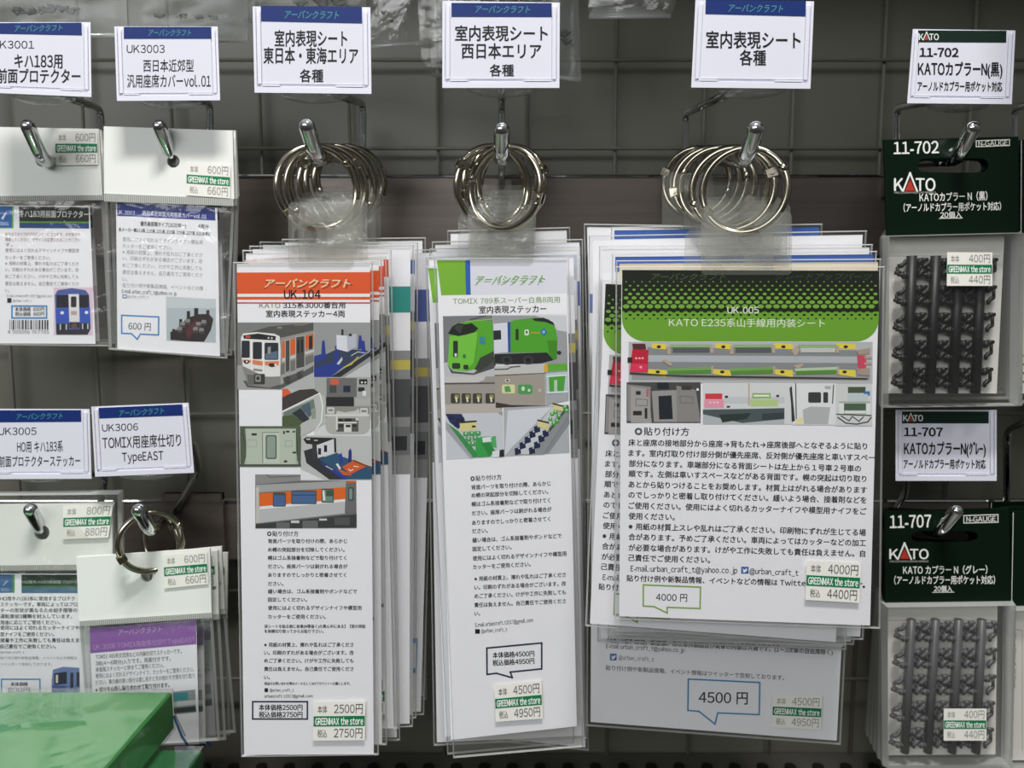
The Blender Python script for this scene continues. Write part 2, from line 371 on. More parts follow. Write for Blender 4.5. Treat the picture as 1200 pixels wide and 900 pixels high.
def card(label, q, D, band, lines, brand=None, green=False, dome=True, bandq=None):
    """price card in its white holder. q: outer corners TL,TR,BR,BL in pixels"""
    cx = sum(p[0] for p in q) / 4; t = thing('price_card', label, 'price card', at(cx, q[2][1], D), 'price cards over the hooks')
    W = 138.0; H = 102.0; g = Print(D + .0012); g.quadframe(q, W, H)
    HM = HOLDER
    # back plate with lipped edges
    g.prism([g.pt(*p, 0) for p in ((0, 0), (W, 0), (W, H), (0, H))], [g.pt(*p, -.0012) for p in ((0, 0), (W, 0), (W, H), (0, H))], HM)
    for x0, y0, x1, y1, d in ((0, 0, 3, H - 7, .0012), (W - 3, 0, W, H - 7, .0012), (0, H - 7, W, H, .0013), (4.2, 5, 8.5, H - 10.5, .0010), (W - 8.5, 5, W - 4.2, H - 10.5, .0010), (9, H - 10, 30, H - 8, .0010), (W - 42, H - 10, W - 10, H - 8, .0010)):
        P = ((x0, y0), (x1, y0), (x1, y1), (x0, y1)); g.prism([g.pt(*p, d) for p in P], [g.pt(*p, 0) for p in P], HM)
    g.obj('holder', t)
    p = Print(D + .0012 - .0003); p.quadframe(q, W, H); p.base([(9.5, 2), (W - 9.5, 2), (W - 9.5, H - 10.5), (9.5, H - 10.5)], ink('dadae6'), .0002)
    bc = '12281f' if green else '122b6c'
    p.px()
    p.poly(bc, *bandq)
    if brand == 'K': x0, x1, yb, yt, ya = band; logo(p, x0, x1, yb, yt, ya)
    else: p.text('アーバンクラフト', *band[:4], band[4], '3f8a8c', .015, .25)
    for s, x0, y0, x1, y1, h, b in lines: p.text(s, x0, y0, x1, y1, h, '1a1a1e', b)
    p.obj('printed_card', t)
    if dome:
        g = Geo(); V = []; yb = max(q[2][1], q[3][1]); ce = at(cx + 1, yb - 1, D + .003); n = 16
        for j in range(5):
            a = math.pi / 2 * j / 4
            V += [ce + Vector((.0155 * math.cos(a) * math.cos(2 * math.pi * i / n), .006 * math.cos(a) * math.sin(2 * math.pi * i / n) + .004, -.0042 * math.sin(a) + .001)) for i in range(n)]
        g.add(V, [(j * n + i, j * n + (i + 1) % n, (j + 1) * n + (i + 1) % n, (j + 1) * n + i) for j in range(4) for i in range(n)] + [tuple(range(n - 1, -1, -1))], CLEARP)
        g.obj('clip_dome', t, True)['label'] = 'clear plastic clip under the card'
    return t
B_ = .02
card('white price card with blue band at the frame edge, over the blue-striped boxed train packet', [(-16, 26), (106, 26), (107.2, 113.7), (-14, 108.5)], .372, (17, 33.5, 73, 32.5, 8),
     [('UK3001', -9, 52, 40, 52.3, 11, 0), ('キハ183用', 17, 71.5, 73, 71.8, 17, B_), ('前面プロテクター', -3, 89, 94, 89.5, 17, B_)], bandq=[(-8, 27), (95.5, 26.5), (96, 41.5), (-8, 39.5)])
card('glossy white price card with blue band over the packet with a photo of black seats', [(134, 31), (255, 31), (258, 117.5), (137, 118.2)], .374, (174, 38.3, 224, 38.5, 8),
     [('UK3003', 148.5, 57.2, 193, 57.2, 11.5, 0), ('西日本近郊型', 168, 77, 227, 77, 14.5, .008), ('汎用座席カバーvol.01', 149, 95, 247, 95, 15.5, .008)], bandq=[(145, 31.5), (247.5, 31.5), (248, 45.5), (145, 45.5)])
card('white price card of three text lines over the orange headed packets', [(296, 7.5), (434, 8.5), (435.3, 110), (298.3, 108.5)], .332, (333.5, 17, 397, 17.8, 10),
     [('室内表現シート', 322, 45, 406.7, 45.3, 19, B_), ('東日本・東海エリア', 309, 65, 419.5, 65.5, 19, B_), ('各種', 351.5, 88.7, 378.7, 88.9, 15, B_)], bandq=[(305.5, 6.8), (424, 7.8), (424.4, 27.5), (306, 25)])
card('white price card over the green headed train packets, before the straight hook', [(518.5, 1), (656, 3), (655.5, 103), (518.3, 103)], .333, (557, 10.8, 621, 11.2, 9),
     [('室内表現シート', 533.5, 39, 641.7, 39.3, 18, B_), ('西日本エリア', 541, 59.7, 634, 60, 18, B_), ('各種', 574, 82.4, 602, 82.6, 14, B_)], bandq=[(529, 3.3), (646.5, 3.6), (646.7, 20), (529, 19.8)])
card('white price card of two text lines over the wide black and green sheets', [(815, 0), (954, 1.5), (949.7, 104), (810, 102.5)], .330, (853.6, 9.4, 917.7, 10.2, 9.5),
     [('室内表現シート', 827.7, 46.5, 938, 47.5, 20, B_), ('各種', 867, 67.5, 897.5, 68, 18, B_)], bandq=[(827, 0), (944.5, .8), (944, 19.3), (826.5, 16.5)])
card('white price card with blue band at the frame edge, above the green box', [(-16, 479), (105, 479.3), (107.3, 561), (-14, 561.5)], .378, (19, 488.5, 73.5, 487.5, 7.5),
     [('UK3005', -2, 505.4, 42.7, 505.2, 10.5, 0), ('HO用 キハ183系', 20, 523.8, 73.5, 523, 13.5, .006), ('前面プロテクターステッカー', -1, 541, 94, 540, 13, .006)], bandq=[(-8, 480.8), (95, 480.5), (95.3, 494.4), (-8, 495)])
card('tilted white price card with blue band over the purple headed packets on a ring', [(107, 476.5), (221, 472), (227.5, 554), (111.5, 558.7)], .372, (139.5, 484.5, 192, 481.3, 8),
     [('UK3006', 119.5, 501.5, 161.7, 500, 10.3, 0), ('TOMIX用座席仕切り', 120, 519.3, 212, 515.5, 15, .008), ('TypeEAST', 143, 535.7, 191.3, 533.5, 12.5, .008)], bandq=[(115.5, 478), (213.5, 473.7), (214.3, 487), (116.2, 490.5)])
card('grey white price card with dark green band over the pack of black couplers', [(1069.7, 34), (1190, 35.7), (1185.7, 122), (1063, 121)], .366, (1077, 1100, 46.8, 39.6, 37.5),
     [('11-702', 1078, 61.2, 1123, 61.5, 12.5, .04), ('KATOカプラーN(黒)', 1076, 80.6, 1174.5, 81.3, 16.5, .032), ('アーノルドカプラー用ポケット対応', 1075.5, 101, 1174.3, 101.6, 11.5, .032)], brand='K', green=True, bandq=[(1076, 35.5), (1179.5, 36), (1179.3, 50), (1075, 49.5)])
card('white price card with dark green band over the pack of grey couplers', [(1049.5, 480.3), (1168, 480.3), (1168, 563.5), (1049.5, 563.5)], .380, (1058.6, 1081.5, 493.4, 486.4, 484.4),
     [('11-707', 1059.6, 506, 1104.4, 506.3, 12, .04), ('KATOカプラーN(ｸﾞﾚｰ)', 1059.6, 525.5, 1155, 526, 15.5, .032), ('アーノルドカプラー用ポケット対応', 1059, 543.7, 1155, 544, 11, .032)], brand='K', green=True, bandq=[(1057, 482.2), (1158.7, 482.2), (1158.7, 496.2), (1057, 496.2)], dome=False)

hook('chrome hook at the frame edge carrying the boxed train packet', (118, 190, .447), (50, 189, .392), (33, 149, .379), [(118, 190, .4455), (118, 127, .445), (45, 104, .378)])
hook('chrome hook through the white header of the packet with black seats', (246, 192, .447), (204, 190, .392), (187, 149, .379), [(246, 192, .4455), (246, 120, .445), (196, 112, .380)])
hook('chrome hook holding nickel rings of orange headed packets', (425, 183, .449), (371, 186, .337), (360, 149, .326), [(425, 183, .4475), (425, 121, .447), (366, 103, .337)])
hook('chrome hook holding nickel rings of green headed packets', (588, 183, .449), (588, 186, .338), (588, 153, .328), [(588, 183, .4475), (588, 124, .447), (587, 98, .338)])
hook('chrome hook holding nickel rings of wide black and green sheets', (803, 184, .449), (875, 188, .326), (885, 152, .316), [(803, 184, .4475), (803, 133, .447), (881, 98, .335)])
hook('chrome hook at the frame edge above the green box', (116, 604, .447), (50, 624, .385), (36, 598, .374), [(116, 600, .4455), (124, 556, .440), (45, 548, .384)])
hook('chrome hook carrying two open rings of purple headed packets', (204, 600, .4465), (176, 622, .370), (163, 598, .358), [(204, 600, .4455), (234, 552, .432), (228, 520, .400), (180, 515, .378)])
hook('chrome hook through the slot of the black coupler pack', (1051, 190, .447), (1123, 186, .372), (1139, 151, .359), [(1051, 190, .4455), (1051, 126, .445), (1126, 112, .372)])
hook('chrome hook through the slot of the grey coupler pack', (1046, 604, .447), (1101, 624, .386), (1120, 599, .374), [(1046, 604, .4455), (1062, 576, .440), (1062, 552, .425), (1108, 540, .386)])
hook('chrome hook at the frame edge beside the black coupler pack', (1188, 190, .447), (1268, 186, .385), (1285, 150, .373), [(1188, 190, .4455), (1188, 126, .445), (1265, 112, .38)])
hook('chrome hook at the frame edge beside the grey coupler pack', (1180, 604, .447), (1258, 622, .387), (1274, 597, .375), [(1180, 604, .4455), (1180, 505, .440), (1250, 470, .39)])

def ring_row(prong_back, prong_front, specs, what, group):
    a, b = at(*prong_back), at(*prong_front); rings = []
    ords = ['frontmost', 'second', 'third', 'fourth', 'fifth', 'sixth', 'seventh', 'eighth']
    for i, (D, dx, yaw, hinge, lean) in enumerate(specs):
        t = (D - a.y) / (b.y - a.y); p = a + (b - a) * t
        c = p + Vector((dx, 0, .0031 - RH + RW + .0002))
        v = c - CAM; cc, ss = math.cos(PITCH), math.sin(PITCH); f = v.y * cc - v.z * ss; u = v.y * ss + v.z * cc
        rings.append(ring('%s nickel book ring on the hook of %s' % (ords[i], what), 600 + F * v.x / f, 450 - F * u / f, D, yaw, group, hinge_at=hinge, lean=lean))
    return rings
RG1 = ring_row((425, 183, .449), (371, 186, .337), [(.343, -.0012, 30, 222, 0), (.351, .001, 24, 40, 2), (.362, -.001, 33, 330, -2), (.373, .001, 22, 150, 1), (.388, 0, 28, 300, -2), (.402, .001, 24, 335, 2), (.414, 0, 20, 20, 0)], 'the orange headed packets', 'rings of orange headed packets')
RG2 = ring_row((588, 183, .449), (588, 186, .338), [(.344, .0012, -28, 342, 0), (.352, -.0038, 25, 150, 2), (.364, .004, -30, 20, 0), (.377, -.003, 34, 200, 0), (.393, .003, -36, 330, 0), (.408, -.001, 38, 160, 0)], 'the green headed packets', 'rings of green headed packets')
RG3 = ring_row((803, 184, .449), (875, 188, .326), [(.332, .001, -25, 208, 0), (.343, -.001, -22, 20, 0), (.356, .001, -30, 200, 2), (.373, -.0005, -26, 335, 0), (.389, 0, -22, 190, -2), (.405, .001, -28, 30, 0), (.419, 0, -24, 160, 0)], 'the wide black and green sheets', 'rings of wide sheets')

# unseen board added above the frame to shade the wall and right card
SHADEM = noise_mat('shade_board_paint', '6a6963', '72716b', 12, .5)
g = Geo()
for x0, x1, y0 in ((-.46, -.13, .385), (-.13, .215, .335), (.215, .60, .285)): g.box(((x0 + x1) / 2, (y0 + .472) / 2,   .221), x1 - x0, .472 - y0, .012, SHADEM)
o = g.obj('shade_board'); tag(o, 'added grey board above the frame that shades the upper wall', 'shelf')
# ------------------------------------------------------------------ hang tabs and printed sheets
def tab(parent, x0, y0, x1, y1, hc, hr, D, r=6):
    g = Geo(); holed(g, rounded(x0, y0, x1, y1, r), [(hc[0] + hr * math.cos(2 * math.pi * i / 24), hc[1] + hr * math.sin(2 * math.pi * i / 24)) for i in range(24)], hc, D, D + .0006, TABM, TABE)
    return g.obj('hang_tab', parent)
MANUAL = ['背面パーツを取り付けの際、あらかじ', 'め幌の突起部分を切除してください。', '幌はゴム系接着剤などで取り付けてく', 'ださい。座席パーツは剥がれる場合が', 'ありますのでしっかりと密着させてく', 'ださい。', '緩い場合は、ゴム系接着剤やボンドなどで', '固定してください。', '使用にはよく切れるデザインナイフや模型用', 'カッターをご使用ください。']
NOTE = ['※用紙の材質上、擦れや乱れはご了承くださ', 'い。印刷のずれがある場合がございます。改', 'めご了承ください。けがや工作に失敗しても', '責任は負えません。自己責任でご使用くださ', 'い。']
URB = 'アーバンクラフト'
CW = {t: glyphs(t)[2] for t in MANUAL + NOTE}
def bird(p, x0, y0, x1, y1, c='2a63a8'):
    p.rect(c, x0, y0, x1, y1); w = x1 - x0; h = y1 - y0
    p.poly('eef2f6', (x0 + .15 * w, y0 + .25 * h), (x0 + .5 * w, y0 + .45 * h), (x0 + .62 * w, y0 + .25 * h), (x0 + .85 * w, y0 + .3 * h), (x0 + .72 * w, y0 + .65 * h), (x0 + .45 * w, y0 + .85 * h), (x0 + .15 * w, y0 + .75 * h), (x0 + .35 * w, y0 + .65 * h))

# ===== front packet with the orange header
def sheet_orange():
    D = .330; t = thing('sheet_packet', 'narrow clear packet with orange striped header, frontmost on its hook', 'packet', at(358, 276, D), 'orange headed packets')
    tab(t, 338, 237, 414, 312, (358, 276), 14, D - .0008)
    p = Print(D); p.base([(277.5, 309), (433.3, 308), (438, 884), (286, 884.5)])
    p.frame(260, 270, 4.5)
    p.poly('e0592b', (79, 222), (781, 220), (782, 333), (81, 334)); p.poly('e0592b', (81, 350), (782, 350), (782, 365), (81, 365)); p.poly('b3483f', (81, 379), (782, 379), (782, 386), (81, 386))
    p.text(URB, 222, 288, 690, 288, 48, '8a3a20', .015, .3); p.text(URB, 225, 279, 676, 279, 48, 'f0dcb0', .02, .3)
    p.text('UK.104', 328, 337, 520, 337, 57, '1d1518', .025)
    p.text('KATO', 197, 396, 308, 396, 30, '8d8463', .01); p.text('315系3000番台用', 322, 395, 650, 394, 33, '2a2a2c', .02); p.text('室内表現ステッカー4両', 233, 440, 648, 440, 36, '2a2a2c', .02)
    # photo of the train front
    p.frame(275, 375, 6.206)
    p.rect('7e807e', 20, 18, 575, 505); p.poly('a3a5a4', (20, 330), (575, 300), (575, 505), (20, 505)); p.poly('b5b7b7', (330, 505), (575, 380), (575, 505)); p.poly('5c5e5e', (60, 440), (340, 470), (575, 330), (575, 380), (330, 505), (90, 490))
    p.poly('565553', (48, 108), (250, 48), (575, 18), (575, 120), (345, 170), (325, 110), (60, 100)); p.poly('8c8a86', (310, 50), (345, 50), (345, 62), (310, 62)); p.poly('77746f', (420, 28), (480, 18), (575, 18), (500, 40), (440, 42))
    p.poly('97958f', (335, 130), (575, 75), (575, 300), (490, 345), (335, 400)); p.poly('d8622c', (345, 160), (575, 100), (575, 190), (345, 280)); p.poly('c9c8c4', (345, 280), (575, 215), (575, 232), (345, 305)); p.poly('75736f', (335, 320), (575, 250), (575, 300), (490, 345), (335, 400))
    for x0, x1, dy in ((368, 402, 0), (445, 510, -28)):
        p.poly('4b4b4a', (x0, 150 + dy), (x1, 142 + dy), (x1, 370 + dy), (x0, 385 + dy)); p.line('b9b8b4', 5, (x0, 150 + dy), (x1, 142 + dy), (x1, 370 + dy), (x0, 385 + dy), closed=True)
    p.poly('22252a', (455, 150), (470, 146), (470, 240), (455, 246)); p.poly('22252a', (482, 143), (497, 139), (497, 232), (482, 238)); p.poly('2a2b2d', (540, 120), (566, 112), (566, 208), (540, 215))
    p.poly('e4e4e2', (45, 130), (60, 98), (160, 88), (290, 100), (328, 120), (335, 230), (330, 410), (220, 415), (60, 350), (48, 250)); p.poly('26252a', (62, 112), (170, 98), (300, 118), (296, 148), (66, 136))
    p.rects('c5533a', (80, 115, 115, 130)); p.rects('cfd0d0', (240, 124, 252, 136), (264, 126, 276, 138))
    for x0, y0, x1, y1 in ((50, 150, 110, 275), (132, 160, 198, 285), (217, 165, 318, 290)): p.rrect('2b2f36', x0, y0, x1, y1, 10)
    p.poly('5e6f86', (222, 245), (312, 225), (312, 284), (222, 284)); p.poly('9b9c9a', (240, 200), (262, 190), (262, 240), (240, 250)); p.poly('e0825a', (55, 288), (120, 292), (120, 310), (60, 305)); p.poly('e0825a', (130, 290), (205, 300), (205, 332), (130, 322)); p.poly('e0825a', (218, 302), (322, 298), (320, 330), (222, 330))
    p.ell('3a2520', 86, 304, 20, 15); p.ell('f4eee4', 88, 302, 7, 8); p.ell('3a2520', 272, 328, 26, 14); p.ell('f4eee4', 296, 326, 8, 8)
    p.line('f2f2f0', 8, (122, 150), (124, 372), (208, 385), (208, 160)); p.poly('8c8b88', (138, 352), (200, 360), (204, 374), (134, 368)); p.poly('8b8986', (50, 330), (220, 412), (332, 412), (332, 470), (250, 494), (100, 475)); p.poly('6a6967', (90, 395), (140, 400), (140, 475), (100, 470)); p.rrect('3b3b3b', 140, 392, 220, 468, 8); p.rrect('8f8f8d', 150, 400, 190, 450, 8); p.rrect('2d2d2d', 158, 412, 180, 436, 6); p.poly('5b5a58', (350, 420), (440, 390), (500, 360), (500, 400), (420, 440), (360, 460)); p.ell('474644', 385, 435, 22, 28); p.ell('474644', 470, 400, 20, 26)
    # photo of the blue floor part
    p.k = 4
    p.rect('989b9b', 577, 18, 988, 415); p.poly('c4c7c8', (800, 415), (988, 300), (988, 415)); p.poly('34425a', (577, 290), (760, 205), (975, 225), (740, 375), (620, 415), (577, 415)); p.poly('2b3d8f', (577, 345), (760, 300), (790, 340), (700, 415), (577, 415)); p.poly('2f3033', (700, 415), (990, 228), (990, 262), (770, 415))
    p.poly('2b3d8f', (577, 262), (660, 240), (660, 285), (577, 310))
    for x, y in ((648, 150), (742, 188), (915, 112), (938, 150)): p.poly('2c3c92', (x - 12, y), (x + 6, y), (x + 18, y + 130 if x < 800 else y + 95), (x - 20, y + 130 if x < 800 else y + 105))
    p.poly('dcdde6', (740, 108), (815, 115), (822, 232), (742, 212)); p.poly('b9bbc8', (815, 115), (885, 98), (885, 195), (822, 232)); p.rects('30343c', (775, 68, 792, 112), (830, 100, 852, 118)); p.line('c9b944', 9, (795, 345), (850, 320), (895, 270)); p.line('b9b078', 5, (680, 232), (730, 212)); p.poly('c7c9d4', (740, 320), (780, 268), (785, 290), (760, 325)); p.line('d8d8d8', 5, (850, 258), (895, 232), (950, 240))
    # photo of the chassis seen from its end
    p.k = 10
    p.rect('a9aba9', 577, 415, 990, 850); p.poly('d5d8da', (577, 720), (990, 730), (990, 850), (577, 850)); p.rect('6e6e6e', 668, 422, 888, 560); p.rect('2a2a2c', 665, 560, 868, 628); p.rect('b2b2b0', 878, 575, 985, 620); p.rrect('d0604a', 694, 428, 758, 470, 8); p.rects('4c4a48', (690, 475, 740, 530)); p.rect('252c44', 790, 478, 842, 525); p.rects('262626', (905, 430, 965, 468), (898, 490, 945, 520)); p.rects('e2e2e0', (918, 448, 932, 460), (944, 448, 956, 460), (930, 515, 955, 550))
    p.rect('8f8f8c', 660, 628, 980, 690); p.rrect('d2d2d0', 672, 635, 725, 680, 10); p.rrect('d2d2d0', 912, 640, 968, 685, 10); p.rrect('8a8a8a', 680, 648, 716, 664, 7); p.rrect('8a8a8a', 920, 654, 960, 672, 7); p.poly('c8c8c4', (735, 690), (745, 660), (800, 672), (880, 660), (900, 640), (915, 690)); p.rrect('b2b2ae', 660, 690, 985, 830, 60); p.rect('565654', 740, 715, 900, 812); p.rects('d8d8d4', (655, 685, 978, 700), (752, 740, 890, 752), (795, 755, 850, 815), (736, 700, 750, 800), (880, 715, 900, 730)); p.rects('2c2c2c', (755, 718, 785, 738), (800, 715, 850, 738), (808, 762, 842, 780), (755, 760, 790, 778), (858, 760, 885, 778))
    # photo of the roof corner
    p.k = 40
    p.poly('babdba', (345, 500), (575, 500), (660, 560), (660, 750), (575, 800), (480, 850), (480, 770), (345, 770)); p.poly('423d3b', (345, 560), (470, 508), (575, 500), (615, 530), (345, 660)); p.poly('d9613a', (345, 500), (385, 500), (412, 530), (345, 565)); p.line('eeeeea', 8, (345, 668), (618, 532), (640, 620), (630, 740), (590, 800)); p.poly('6f7f78', (355, 672), (575, 575), (585, 640), (470, 700), (355, 720)); p.poly('4f5f3f', (345, 700), (420, 690), (500, 740), (470, 770), (345, 770)); p.poly('32363c', (415, 680), (480, 640), (545, 720), (500, 745)); p.poly('4f6374', (480, 630), (545, 600), (560, 690), (540, 710)); p.poly('8e9a8a', (555, 660), (590, 640), (590, 715), (560, 720))
    # photo of the driver's bulkhead
    p.k = 20
    p.frame(275, 490, 6.667)
    p.rect('a8b5a3', 40, 62, 520, 380); p.poly('5d6a58', (40, 62), (520, 62), (505, 82), (55, 82)); p.poly('55614f', (40, 62), (80, 70), (95, 250), (70, 380), (45, 380)); p.poly('55614f', (520, 62), (478, 75), (480, 260), (500, 375), (520, 375)); p.line('2f352d', 4, (60, 90), (92, 280), (75, 340)); p.line('2f352d', 4, (478, 90), (495, 270), (488, 330)); p.rect('b9c4b4', 90, 84, 478, 360); p.line('4c554a', 4, (215, 118), (220, 350)); p.line('4c554a', 4, (215, 112), (345, 112)); p.rect('c3cdc0', 225, 116, 350, 352); p.rrect('59655b', 242, 132, 328, 320, 16); p.rrect('91a196', 252, 142, 318, 310, 12); p.rects('2f3430', (132, 118, 172, 136), (378, 100, 392, 124), (400, 98, 428, 112), (452, 100, 472, 112), (452, 262, 480, 276), (385, 330, 410, 346)); p.line('8b9889', 2.5, (100, 170), (170, 170), (170, 225), (100, 225), closed=True); p.line('8b9889', 2.5, (395, 175), (450, 175), (450, 220), (395, 220), closed=True); p.rect('505a4e', 40, 360, 520, 380)
    # photo of the blue and orange floor
    p.k = 24
    p.poly('bfc2c0', (520, 135), (1070, 140), (1072, 480), (515, 485)); p.poly('e2e4e6', (515, 400), (700, 485), (515, 485)); p.poly('33353a', (540, 255), (640, 225), (720, 330), (850, 480), (740, 480), (560, 350)); p.poly('2c2a2c', (535, 165), (560, 148), (790, 155), (785, 168), (640, 210), (560, 200)); p.poly('d4d6da', (640, 212), (780, 160), (790, 270), (650, 312)); p.rects('1f2124', (652, 235, 675, 285), (698, 212, 722, 265)); p.poly('3a3a3c', (605, 205), (640, 210), (650, 318), (612, 318)); p.rects('bdbdb9', (560, 158, 590, 170), (620, 170, 650, 178)); p.poly('2d2d30', (775, 158), (792, 158), (795, 270), (778, 268))
    p.poly('2f5674', (655, 320), (800, 270), (840, 300), (1072, 380), (1072, 478), (900, 478), (790, 410)); p.poly('2a3f9c', (655, 335), (790, 410), (900, 478), (850, 480), (730, 400)); p.poly('2a3f9c', (815, 285), (835, 270), (848, 330), (842, 370), (820, 350)); p.poly('26327a', (890, 255), (905, 235), (914, 260), (914, 350), (886, 345)); p.poly('d5602f', (840, 380), (930, 330), (1030, 375), (900, 440)); p.poly('8c3f26', (925, 322), (1072, 385), (1060, 392), (930, 340)); p.line('efe9e2', 6, (890, 398), (905, 412), (925, 402)); p.line('efe9e2', 6, (930, 375), (965, 380)); p.poly('e8e8ee', (790, 360), (805, 352), (832, 395), (820, 402)); p.line('cfc9a0', 7, (715, 375), (765, 402)); p.poly('d5602f', (800, 395), (850, 412), (920, 450), (850, 445))
    # photo of the car side
    p.k = 8
    p.poly('6d6e6e', (160, 440), (515, 440), (515, 488), (950, 488), (953, 858), (162, 862)); p.poly('8e8f8f', (160, 440), (515, 440), (515, 488), (160, 518)); p.line('4c4c4c', 5, (250, 440), (275, 462), (515, 452)); p.poly('a9a9a8', (162, 522), (870, 490), (870, 540), (190, 580)); p.poly('bdbec0', (195, 700), (865, 640), (865, 745), (165, 822), (165, 700)); p.poly('e9e9ea', (195, 690), (865, 632), (865, 652), (195, 712)); p.poly('e26a25', (195, 588), (865, 540), (865, 632), (195, 688)); p.poly('c7c5c0', (165, 540), (190, 538), (193, 815), (168, 818))
    for x0, x1, y0, y1 in ((298, 400, 580, 692), (442, 640, 565, 672), (678, 775, 552, 660)): p.rrect('4c4f52', x0, y0, x1, y1, 10); p.rrect('4a6a98' if x0 < 600 else '6d8f80', x0 + 8, y0 + 10, x1 - 8, y1 - 8, 8)
    p.rects('3c5a48', (310, 588, 390, 602), (715, 565, 768, 610)); p.rects('2f4258', (450, 598, 632, 604)); p.poly('e4e6e4', (685, 565), (700, 562), (710, 640), (690, 645)); p.poly('6f6f70', (870, 490), (948, 488), (950, 740), (860, 742)); p.rrect('3f4a44', 888, 540, 930, 645, 12); p.rrect('7f9a88', 895, 550, 920, 635, 10); p.poly('d0632c', (872, 490), (948, 488), (948, 505), (872, 508)); p.poly('3c3d3e', (165, 830), (953, 750), (953, 858), (163, 860)); p.rects('6a6b6c', (325, 815, 430, 860), (530, 800, 650, 858)); p.rects('cfd0d0', (440, 800, 505, 820), (660, 785, 720, 800)); p.rect('555657', 780, 775, 900, 835)
    # instructions
    p.k = 0; p.flat = 1
    p.frame(260, 610, 3.104)
    p.text('◎貼り付け方', 165, 48, 278, 48, 19, '17171a', .02)
    for t_, y in zip(MANUAL, (75, 106, 136, 167, 198, 230, 258, 288, 318, 350)):
        p.text(t_, 168, y, 168 + CW[t_] * 17.1, y, 16, '17171a', .026)
    p.text('床シートを貼る前に各車(M車抜く)の真ん中にある】【窓の突起', 155, 385, 522, 385, 13, '151518', .03); p.text('を両側切り取ってからお貼り下さい。', 155, 403, 370, 403, 13, '151518', .03)
    for t_, y in zip(NOTE, (452, 481, 510, 540, 570)): p.text(t_, 154, y, 154 + CW[t_] * 16.4, y, 16, '17171a', .026)
    p.text('商品のお問い合わせ等はメールもしくはXアカウントへお願いします。', 155, 593, 467, 593, 11, '0c0c0e', .03)
    p.rect('161616', 155, 610, 168, 624); p.text('@urban_craft_t', 174, 617, 262, 617, 13, '1c1c20', .015); p.text('urbancraft.t2017@gmail.com', 155, 639, 330, 638, 13, '1a1a1c', .02)
    p.line('2f2a4e', 6, (112, 659), (311, 659), (311, 722), (112, 722), closed=True); p.text('本体価格2500円', 135, 680, 293, 680, 22, '151518', .03); p.text('税込価格2750円', 135, 706, 293, 706, 22, '151518', .03)
    p.obj('printed_sheet', t)
    envelope('clear_sleeve', t, [(273, 307), (437, 306.5), (444, 885), (282.5, 887)], D, .0018)
    sticker(t, [(367.2, 822.8), (428.2, 822), (427.6, 867.5), (366.8, 868)], D - .0013, '2500円', '2750円')
    return t
